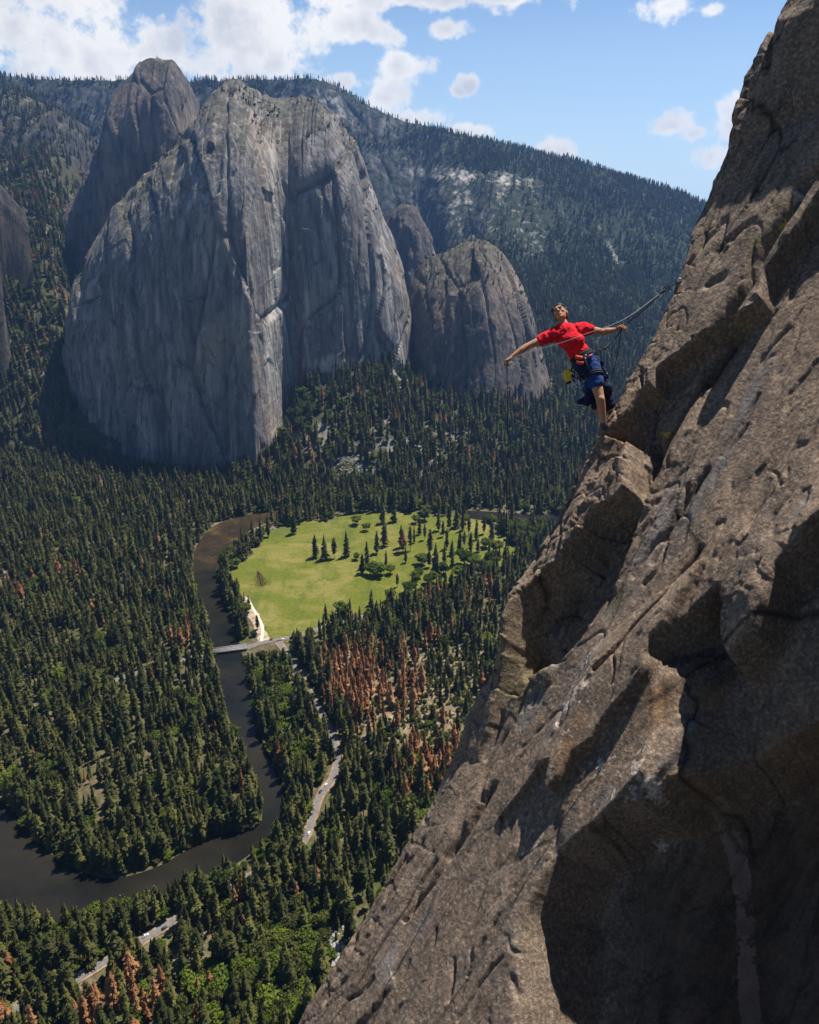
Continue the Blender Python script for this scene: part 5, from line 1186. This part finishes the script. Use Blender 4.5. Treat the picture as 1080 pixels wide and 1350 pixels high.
HIP1, KN1, AN1 = J(780, 484, -.03), J(791.5, 526.5, -.12), J(796, 559.5, -.02)
HIP2, KN2, AN2 = J(772, 485, .07), J(784, 537, .10), J(804, 541.5, .25)
def thigh(b, H, K, g=0, f=1.0):
    E = H + (K - H) * f
    b.capsule(H, H + (E - H) * .5, .084 + g, .074 + g); b.capsule(H + (E - H) * .45, E, .074 + g, (.052 if f == 1 else .070) + g)
def shin(b, K, A, back):
    b.capsule(K, K + (A - K) * .3, .053, .050); b.capsule(K + (A - K) * .25, A, .050, .033)
    b.ell(K + (A - K) * .32 + back * .022, np.cross(unit(A - K), back) * .046, back * .045, (A - K) * .28)
b = MB()
torso(b, 0)
b.capsule(J(744.5, 433.5, .01), J(741, 422, .02), .060, .052)
arm(b, SA, EA, WA); arm(b, SB, EB, WB)
hand(b, WA, WA - EA + vec(-.06, -.02), vec(.25, -1, .1), (50, 75, 45))
hand(b, WB, WB - EB + vec(.05, .06), vec(.35, -.8, -.5), (62, 80, 55))
thigh(b, HIP1, KN1); shin(b, KN1, AN1, unit(vec(.4, .1, .9))); thigh(b, HIP2, KN2); shin(b, KN2, AN2, unit(vec(.2, -1, .3)))
b.ell(KN1 + FW * -.012, RT * .05, FW * .05, UPV * .055); b.ell(KN2, RT * .05, FW * .05, UPV * .05)
for A, tip in ((AN1, J(802, 567, .06)), (AN2, J(813, 541, .30))):
    b.capsule(A, A + (tip - A) * .6, .035, .033)
# head: tipped back, looking up and to the left
hu = unit(vec(-.20, .84, .50)); hf = vec(-.46, .42, -.8); hf = unit(hf - hu * (hf @ hu)); hs = np.cross(hu, hf)
hc = J(738.8, 414.2, .02)
b.ell(hc + hu * .022 - hf * .012, hs * .076, hf * .098, hu * .098)
b.ell(hc - hu * .040 + hf * .022, hs * .058, hf * .066, hu * .068)
b.ell(hc - hu * .088 + hf * .062, hs * .027, hf * .024, hu * .022)
b.ell(hc + hu * .035 + hf * .072, hs * .056, hf * .022, hu * .017)
for s_ in (-1, 1):
    b.ell(hc - hu * .018 + hf * .06 + hs * s_ * .038, hs * .026, hf * .024, hu * .024)
    b.ell(hc - hu * .012 - hf * .006 + hs * s_ * .080, hs * .010, hf * .021, hu * .033)
b.capsule(hc + hu * .020 + hf * .083, hc - hu * .020 + hf * .108, .010, .014)
b.ell(hc - hu * .026 + hf * .094, hs * .020, hf * .014, hu * .010)
b.ell(hc - hu * .054 + hf * .080, hs * .027, hf * .012, hu * .007); b.ell(hc - hu * .066 + hf * .078, hs * .024, hf * .012, hu * .008)
body = child(b, 'body', M_SKIN, .0052, 3)
for s_ in (-1, 1):
    b = MB(); b.ell(hc + hu * .012 + hf * .0795 + hs * s_ * .031, hs * .013, hf * .007, hu * .006, 10, 6)
    e = b.build('eye', M_EYE, climber, True); e.location = -Vector(_off)
    b = MB(); b.capsule(hc + hu * .033 + hf * .093 + hs * s_ * .016, hc + hu * .031 + hf * .080 + hs * s_ * .047, .0055, .004)
    e = b.build('eyebrow', M_HAIR, climber, True); e.location = -Vector(_off)
b = MB(); b.ell(hc - hu * .060 + hf * .088, hs * .019, hf * .005, hu * .003, 10, 6)
e = b.build('mouth', plain('lips', (.16, .05, .04), .6), climber, True); e.location = -Vector(_off)
b = MB()
b.ell(hc + hu * .050 - hf * .026, hs * .084, hf * .096, hu * .086); b.ell(hc + hu * .005 - hf * .055, hs * .078, hf * .062, hu * .085)
rr_ = np.random.default_rng(4)
for i in range(46):
    a = rr_.normal(size=3); a[2] = abs(a[2]) + .15; a /= np.linalg.norm(a)
    if a[1] > .62 and a[2] < .55: continue
    p = hc + hu * .045 - hf * .02 + hs * a[0] * .082 + hf * a[1] * .094 + hu * a[2] * .088
    b.ell(p, hs * .02, hf * .02, hu * .018, 8, 6)
for s_ in (-1, 1): b.ell(hc + hu * .0 - hf * .0 + hs * s_ * .078, hs * .008, hf * .012, hu * .036, 8, 6)
child(b, 'hair', M_HAIR, .006, 2, fold=.004, fs=60)
# clothes
b = MB(); torso(b, .010)
for S, E, L in ((SA, EA, .40), (SB, EB, .36)):
    b.capsule(S, S + (E - S) * L * .5, .066, .063); b.capsule(S + (E - S) * L * .45, S + (E - S) * L, .063, .052)
shirt = child(b, 'shirt', M_SHIRT, .007, 3, fold=.020, fs=11)
sm_ = shirt.data
# cut the shirt at the hem, so the harness and shorts show below it
bm = bmesh.new(); bm.from_mesh(sm_); pl = J(767.5, 471) - _off
bmesh.ops.bisect_plane(bm, geom=bm.verts[:] + bm.edges[:] + bm.faces[:], plane_co=Vector(pl), plane_no=Vector(-to_ax), clear_outer=True)
bm.to_mesh(sm_); bm.free()
b = MB()
b.ell(J(770.5, 478), to_sd * .140, to_dp * .118, to_ax * .12); b.ell(J(767.5, 472), to_sd * .122, to_dp * .113, to_ax * .08)
thigh(b, HIP1, KN1, .014, .48); thigh(b, HIP2, KN2, .012, .5)
b.capsule(HIP1 + (KN1 - HIP1) * .3, HIP1 + (KN1 - HIP1) * .48, .090, .090); b.capsule(HIP2 + (KN2 - HIP2) * .3, HIP2 + (KN2 - HIP2) * .5, .092, .09)
child(b, 'shorts', M_SHORT, .008, 4, fold=.013, fs=10)
for A, tip in ((AN1, J(803, 567, .07)), (AN2, J(814, 541, .31))):
    b = MB(); dn = unit(np.cross(tip - A, RT)); b.capsule(A - UPV * .01, A + (tip - A) * .5, .044, .045); b.capsule(A + (tip - A) * .4, tip, .046, .030); b.capsule(A + UPV * .03, A, .042, .044)
    child(b, 'shoe', M_SHOE, .008, 3)
# harness: waist belt, leg loops, buckles
def ring(c, a1, a2, n=40): return np.array([c + a1 * math.cos(t) + a2 * math.sin(t) for t in np.linspace(0, 2 * math.pi, n)])
har = MB()
for k_ in (-.018, 0, .018):
    har.tube(ring(J(766.2, 469.5) + to_ax * k_, to_sd * .131, to_dp * .113), .013, 8, False)
for H, K, rad in ((HIP1, KN1, .106), (HIP2, KN2, .104)):
    ax = unit(K - H); s1 = unit(np.cross(ax, FW)); s2 = np.cross(ax, s1)
    for k_ in (-.012, .012): har.tube(ring(H + ax * (.10 + k_), s1 * rad, s2 * rad), .012, 8, False)
har.tube([J(770, 471, -.13), J(773, 480, -.15), J(778, 490, -.13)], .012, 8)
hobj = har.build('harness', M_BLK, climber, True); hobj.location = -Vector(_off)
for pts_, r0 in (([J(759, 470.5, -.135), J(763, 471.5, -.15), J(768, 472, -.15)], .024), ([J(760, 476.5, -.145), J(764.5, 478.5, -.155), J(769, 479, -.15)], .021), ([J(776, 470, -.13), J(780, 469, -.11)], .016)):
    b = MB(); b.tube(pts_, r0, 8); q_ = b.build('padding', M_ORANGE, hobj, True)
b = MB(); b.tube(ring(J(772, 470, -.152), RT * .016, UPV * .018, 16), .004, 6, False); q_ = b.build('buckle', M_METAL, hobj, True)
# ------------------------------------------------------------------ gear
def prop(mb, name, mat, label, cat, group=None, px=None, smooth=True):
    o = mb.build(name, mat, None, smooth); return tag(o, label, cat, group)
bag = empty('gear_bag', J(750.5, 497, -.1)); tag(bag, 'yellow and black bag hanging from the back of the harness', 'bag')
c0 = J(750.5, 496.5, -.06)
b = MB(); b.ell(c0 + vec(-.012, .015), vec(.055, .02), FW * .05, vec(-.02, .075)); b.ell(c0 + vec(.01, -.035), vec(.052, .01), FW * .045, vec(-.01, .05))
o = child(b, 'pouch', M_YEL, .006, 3, parent=bag, fold=.006, fs=25, origin=J(750.5, 497, -.1)); o.location = (0, 0, 0)
b = MB(); b.ell(c0 + vec(.036, .0, -.01), vec(.030, .01), FW * .048, vec(-.012, .07)); b.ell(c0 + vec(.005, -.062), vec(.046, .012), FW * .047, vec(0, .026))
o = child(b, 'lining', M_BLK, .006, 3, parent=bag, origin=J(750.5, 497, -.1)); o.location = (0, 0, 0)
b = MB(); b.tube([J(753, 490, -.05), J(755, 482, -.06), J(759, 474, -.10)], .009, 6); o = b.build('strap', M_BLK, bag, True); o.location = -Vector(J(750.5, 497, -.1))
def carabiner(px, py, dz, ang, s, lab, grp, mat=M_METAL):
    c = J(px, py, dz); u = vec(math.cos(ang), math.sin(ang)); w = vec(-math.sin(ang), math.cos(ang), .3)
    b = MB(); b.tube(ring(c, u * .026 * s, w * .048 * s, 22), .0055 * s, 6, False)
    return prop(b, 'carabiner', mat, lab, 'carabiner', grp)
for i, (x, y, a) in enumerate(((757, 503, .3), (761, 506, -.2), (764.5, 503, .1), (767, 507, -.4), (756, 508, .5), (770, 498, .2))):
    carabiner(x, y, -.13 + .01 * i, a, .9, 'metal carabiner hanging from the harness gear loop below the red padding', 'carabiners on the harness')
b = MB()
for (x0, x1, y1) in ((759, 757, 499), (762, 761, 502), (765, 764.5, 499), (768, 767, 503), (769, 770, 495)):
    b.tube([J(x0, 478, -.13), J((x0 + x1) / 2, (478 + y1) / 2, -.14), J(x1, y1, -.13)], .006, 6)
prop(b, 'webbing_sling', M_BLK, 'bundle of thin black slings holding carabiners on the harness', 'sling')
b = MB()
for A, B_, r1, r2 in (((788, 488, .10), (799, 512, .06), .06, .07), ((780, 505, .02), (775, 530, -.02), .035, .04), ((799, 512, .15), (803, 532, .14), .065, .06), ((784, 500, .10), (778, 526, .04), .07, .06), ((778, 527, .02), (764, 530, .0), .05, .016), ((790, 510, .2), (797, 535, .17), .08, .06), ((796, 534, .16), (791, 540, .16), .05, .03), ((786, 528, .02), (783, 536, .0), .05, .025), ((788, 490, .12), (792, 480, .08), .04, .02)):
    b.capsule(J(*A), J(*B_), r1, r2)
jk = child(b, 'jacket', M_NAVY, .010, 3, fold=.024, fs=8, origin=J(790, 515, .15)); tag(jk, 'dark navy jacket hanging from the harness behind the bare leg', 'jacket')
# ropes
AN = hit(897, 371, .34); adz = float(AN @ FW) - D0
def spl(pts, n=8): return smooth_line(np.array(pts), n)
b = MB(); b.tube(spl([AN + NRM * .0, J(881, 379, adz * .9), J(872, 386, adz * .8), J(855, 403.5, adz * .6), J(838, 417.5, adz * .3), J(822.5, 430.6, .02), J(812, 445, -.02), J(801, 457, -.06), J(793, 462, -.09), J(788, 465, -.11), J(778, 470, -.14)]), .0052, 7)
prop(b, 'climbing_rope', M_ROPE, "taut dark rope from the anchor through the climber's raised hand to his harness", 'rope')
b = MB(); b.tube(spl([J(874, 384, adz * .8), J(857, 399.5, adz * .6), J(840, 413.5, adz * .3), J(823.5, 428.5, .03), J(819, 437, .03), J(815, 462, .06), J(810, 485, .09), J(805.5, 507, .12), J(803, 528, .2), J(812, 545, .35)]), .0046, 7)
prop(b, 'climbing_rope', M_ROPE, 'dark rope strand dropping from the raised hand to the rock beside the leg', 'rope')
b = MB(); b.tube(spl([J(871, 386.5, adz * .8), J(848, 404, adz * .4), J(826, 419, .0), J(805, 429, -.1), J(788, 435, -.18), J(770, 441, -.22), J(750, 448.5, -.24), J(730, 455, -.2), J(705, 462, -.13), J(685, 468, -.09), J(669, 476, -.07)]), .0030, 7)
prop(b, 'cord', M_LINE, 'thin pale cord stretched across the red shirt between both hands', 'cord')
b = MB(); b.tube(spl([J(670, 474, -.07), J(668.3, 482, -.07), J(669, 520, -.07), J(669.6, 570, -.07), J(669, 630, -.07), J(668, 690, -.07), J(667, 738, -.07)]), .0040, 7)
prop(b, 'climbing_rope', M_ROPE, 'dark rope end hanging straight down from the outstretched hand over the valley', 'rope')
b = MB(); b.capsule(J(876, 383, adz * .8), J(870.5, 387, adz * .8), .019, .015, 8); b.tube(ring(J(879, 380.5, adz * .85), vec(.03, .02), vec(-.015, .03), 18), .006, 6, False)
prop(b, 'rope_knot', M_BLK, 'dark knot and carabiner joining the ropes near the rock edge', 'knot')
b = MB(); b.capsule(J(801, 456.5, -.06), J(797, 460, -.075), .016, .014, 8); b.tube(ring(J(789, 464.5, -.10), vec(.03, .015), vec(-.012, .022), 18), .006, 6, False)
prop(b, 'belay_device', M_BLK, 'black belay device on the rope in front of the shorts', 'belay device')
# a bolt hanger on the rock that the ropes run to
tb = MB(); tb.capsule(AN - NRM * .05, AN + NRM * .03, .012, .012, 8); tb.box(AN + NRM * .02, (.05, .02, .06)); prop(tb, 'bolt_hanger', M_METAL, 'small metal bolt hanger on the rock edge holding the ropes', 'bolt hanger')
# grass tufts in the cracks of the wall
def tuft(px, py, h, s, lab, colr, n=60):
    r = np.random.default_rng(int(px)); base = hit(px, py, h); V = []; Fc = []
    for i in range(n):
        a = r.uniform(0, 6.28); L = s * r.uniform(.5, 1.2); root = base + E1 * r.normal() * s * .35 + E2 * r.normal() * s * .25
        d = unit(NRM * .7 + np.array([0, 0, .5]) + r.normal(size=3) * .45); w = unit(np.cross(d, r.normal(size=3))) * s * .035
        m_ = root + d * L * .6; t_ = root + d * L + np.array([0, 0, -.25 * L])
        k0 = len(V); V += [root - w, root + w, m_ + w * .8, m_ - w * .8, t_]; Fc += [(k0, k0 + 1, k0 + 2, k0 + 3), (k0 + 3, k0 + 2, k0 + 4)]
    o = link('grass_tuft', mesh_np('grass_tuft', np.array(V), Fc, [colr])); return tag(o, lab, 'grass tuft')
M_TUFT = leaf_mat('dry_grass', (.10, .11, .02), (.30, .24, .05), .3)
tuft(1035, 303, .30, .10, 'yellow green grass tuft in the crack high on the wall', M_TUFT)
tuft(1012, 346, .1, .09, 'low grass tuft in the crack below the higher tuft', M_TUFT)
tuft(905, 400, .30, .07, 'small dry grass tuft beside the crack near the rope anchor', M_TUFT, 40)
tuft(879, 576, .04, .07, 'small yellow green plant in the dark corner below the climber', M_TUFT, 40)
# ------------------------------------------------------------------ bridge, cars, boulders, fallen tree
M_CONC = plain('bridge_concrete', (.30, .285, .265), .9, .2, .15, .5)
A, B_ = ground(276, 862), ground(326, 855)
dv = (B_ - A); Lb = np.linalg.norm(dv); dv /= Lb; ang = math.atan2(dv[1], dv[0]); mid = (A + B_) / 2
br = empty('road_bridge', (mid[0], mid[1], ZF)); br.rotation_euler = (0, 0, ang); tag(br, 'pale concrete road bridge with low parapets crossing the river beside the meadow', 'bridge')
MB().box((0, 0, 2.6), (Lb, 9.6, .9)).build('deck', M_CONC, br)
MB().box((0, 0, 3.06), (Lb + 1, 7.2, .06)).build('roadway', M_ASPH, br)
for s_ in (-1, 1): MB().box((0, s_ * 4.55, 3.5), (Lb, .45, 1.1)).build('parapet', plain('parapet_concrete', (.38, .36, .335), .9, .2, .15, .5) if s_ < 0 else M_CONC, br)
for f in (-.28, 0, .28): MB().box((f * Lb, 0, 1.0), (1.8, 8.6, 2.3), 0, .8).build('pier', M_CONC, br)
CAR_PAINTS = {}
M_GLASS = plain('car_glass', (.03, .035, .04), .1, .5, .1, 3); M_TYRE = plain('tyre', (.02, .02, .02), .9)
def car_meshes():
    b = MB(); prof = [(-2.2, .35), (-2.25, .8), (-1.5, .95), (-.9, .98), (1.1, .95), (2.0, .85), (2.2, .6), (2.2, .35)]
    V = [(x, s_ * (.88 if z < .9 else .84), z) for s_ in (-1, 1) for x, z in prof]; n_ = len(prof)
    b.add(V, [tuple(range(n_)), tuple(range(2 * n_ - 1, n_ - 1, -1))] + [(i, i + n_, (i + 1) % n_ + n_, (i + 1) % n_) for i in range(n_)])
    c = MB(); cp = [(-1.75, .94), (-1.35, 1.42), (.35, 1.45), (1.1, .94)]
    V = [(x, s_ * (.80 if z < 1 else .66), z) for s_ in (-1, 1) for x, z in cp]
    c.add(V, [(0, 1, 2, 3), (7, 6, 5, 4)] + [(i, i + 4, (i + 1) % 4 + 4, (i + 1) % 4) for i in range(4)])
    r_ = MB().box((-.5, 0, 1.47), (1.6, 1.28, .08)); w = MB(); w.tube([(0, -.11, 0), (0, .11, 0)], .33, 12)
    return b, c, r_, w
_cm = car_meshes(); CAR_GLASS = _cm[1].mesh('car_windows', M_GLASS); CAR_WHEEL = _cm[3].mesh('car_wheel', M_TYRE)
def car(px, py, line, colr, label, grp, off=0.0):
    P_ = ground(px, py); i = int(np.argmin(np.hypot(line[:, 0] - P_[0], line[:, 1] - P_[1]))); t = line[min(i + 1, len(line) - 1)] - line[max(i - 1, 0)]; t /= np.linalg.norm(t)
    p = line[i] + off * np.array([-t[1], t[0]])
    root = empty('parked_car', (p[0], p[1], ZF + .78)); root.rotation_euler = (0, 0, math.atan2(t[1], t[0])); tag(root, label, 'car', grp)
    if colr not in CAR_PAINTS:
        k = NT('car_paint', .3, .5); k.base(colr); CAR_PAINTS[colr] = (_cm[0].mesh('car_body', k.m), _cm[2].mesh('car_roof', k.m))
    for nm, me_, loc in (('body', CAR_PAINTS[colr][0], None), ('roof', CAR_PAINTS[colr][1], None), ('windows', CAR_GLASS, None)) + tuple(('wheel', CAR_WHEEL, (sx, sy, .33)) for sx in (-1.4, 1.4) for sy in (-.8, .8)):
        link(nm, me_, root, loc)
W_, S_, D_, RD = (.72, .72, .72), (.42, .43, .45), (.04, .045, .06), (.35, .03, .025)
cg = 'cars along the valley road'
for px, py, ln, c_, lb, of in ((196, 1236, ROAD2, W_, 'white car on the road just below the round green trees of the near bank', 1.6), (133, 1274, ROAD2, W_, 'white car at the upper end of the roadside parking at the bottom left', 2.2), (124, 1279, ROAD2, S_, 'silver car parked directly behind the white car at the bottom left', 3.4), (112, 1286, ROAD2, W_, 'white car in the middle of the parked row at the bottom left', 3.4),
                                (98, 1294, ROAD2, D_, 'dark car near the lower end of the parked row at the bottom left', 3.4), (104, 1290, ROAD2, S_, 'silver car between the white and the dark parked cars at the bottom left', 3.4), (88, 1299, ROAD2, W_, 'white car at the lower end of the parked row at the bottom left', 3.4), (216, 1224, ROAD2, D_, 'dark car on the road ahead of the white car', -1.6),
                                (424, 1044, ROAD2, D_, 'dark car on the road beside the pale clearing right of the river', 1.6), (427, 1036, ROAD2, W_, 'white car behind the dark car right of the river', 1.6), (411, 1100, ROAD2, W_, 'white car on the lower road piece right of the river', -1.6), (358, 846, ROAD, D_, 'dark car on the road just right of the bridge', 1.6), (374, 842, ROAD, W_, 'white car on the road right of the bridge before the trees', -1.6), (386, 839, ROAD, RD, 'red car behind the white car right of the bridge', 1.6)):
    car(px, py, ln, c_, lb, cg, of)
# pale boulders: talus under the cliffs, scree at the foot of the wall, bars in the river
def boulder_mesh(seed):
    r = np.random.default_rng(seed); bm = bmesh.new(); bmesh.ops.create_icosphere(bm, subdivisions=2, radius=1)
    ax = [unit(r.normal(size=3)) for _ in range(7)]; cut = r.uniform(.55, .85, 7)
    for v in bm.verts:
        p = np.array(v.co)
        for a_, c_ in zip(ax, cut):
            d_ = p @ a_ - c_
            if d_ > 0: p = p - a_ * d_
        v.co = p * np.array([1, .8, .65])
    V = np.array([v.co[:] for v in bm.verts]); Fc = [[v.index for v in f.verts] for f in bm.faces]; bm.free(); return V, Fc
def rubble(name, pts, sizes, mat, label):
    V, Fc, n0 = [], [], 0; bs = [boulder_mesh(q) for q in range(5)]; r = np.random.default_rng(len(pts))
    for p, s_ in zip(pts, sizes):
        v, f = bs[r.integers(5)]; a_ = r.uniform(0, 6.28); c_, d_ = math.cos(a_), math.sin(a_)
        V.append(v @ np.array([[c_, d_, 0], [-d_, c_, 0], [0, 0, 1]]) * s_ + p); Fc += [[i + n0 for i in q] for q in f]; n0 += len(v)
    o = link(name, mesh_np(name, np.concatenate(V), Fc, [mat])); return tag(o, label, None, None, 'stuff')
M_SCREE = plain('pale_scree', (.40, .38, .35), .95, .1, .3, .5)
def slope_pts(poly, n, seed, G_):
    r = np.random.default_rng(seed); q, _ = project(G_.reshape(-1, 3)); m = in_poly(q[:, 0], q[:, 1], poly); P_ = G_.reshape(-1, 3)[m]
    return P_[r.integers(0, len(P_), n)] + r.normal(size=(n, 3)) * np.array([4, 4, .5])
rubble('talus_rubble', slope_pts([(420, 606), (452, 580), (486, 588), (512, 612), (480, 626), (430, 624)], 330, 3, Pa), np.random.default_rng(3).uniform(.6, 2.6, 330), plain('grey_talus', (.22, .205, .19), .95, .1, .4, .5), 'pale boulders of the talus patch below the monolith')
fr = np.random.default_rng(9); fq = np.array([(436 + 10 * a_ + b_, 1254 + 14 * c_) for a_, b_, c_ in fr.normal(size=(240, 3))])
rubble('scree_rubble', np.array([ground(*q) for q in fq]), fr.uniform(.5, 2.4, len(fq)), plain('white_scree', (.27, .26, .245), .95, .1, .2, .5), 'pale scree patch at the foot of the near wall')
fq = np.concatenate([np.array([(190 + 40 * a_, 1178 - 8 * a_ + 6 * c_) for a_, c_ in fr.normal(size=(26, 2))]), np.array([(275 + 8 * a_, 724 + 9 * c_) for a_, c_ in fr.normal(size=(25, 2))])])
fq = fq[in_poly(ground(fq[:, 0], fq[:, 1])[:, 0], ground(fq[:, 0], fq[:, 1])[:, 1], RIV)]
rubble('river_rubble', np.array([ground(*q) for q in fq]), fr.uniform(.25, .7, len(fq)), plain('wet_rock', (.20, .19, .175), .7), 'small pale rocks breaking the river surface')
# the fallen dead tree on the meadow
fp_ = ground(345, 770); M_DRY = plain('dead_brush', (.085, .038, .025), .95, .1, .5, 1.5)
ft = empty('fallen_tree', fp_); tag(ft, 'dark red brown fallen tree lying on the left side of the meadow', 'fallen tree')
fd = ground(336, 738) - fp_; fd /= np.linalg.norm(fd); fs_ = np.array([-fd[1], fd[0], 0])
b = MB(); b.tube([fd * -6 + np.array([0, 0, 1]), fd * 14 + np.array([0, 0, 1.1]), fd * 46 + np.array([0, 0, .6])], [1.0, .8, .25], 8); b.build('trunk', M_BARK, ft)
V, Fc = [], []; r = np.random.default_rng(77)
for i in range(900):
    t = r.random() ** 1.3; c_ = fd * (t * 42 - 5) + fs_ * r.normal() * (5.5 * (1 - t) + .8) + np.array([0, 0, abs(r.normal()) * 2.4 * (1 - .6 * t)]); u_1 = unit(r.normal(size=3)) * r.uniform(.5, 1.5); w_1 = unit(np.cross(u_1, r.normal(size=3))) * .4
    k0 = len(V); V += [c_ - w_1, c_ + u_1, c_ + w_1]; Fc.append((k0, k0 + 1, k0 + 2))
link('branches', mesh_np('branches', np.array(V), Fc, [M_DRY]), ft)
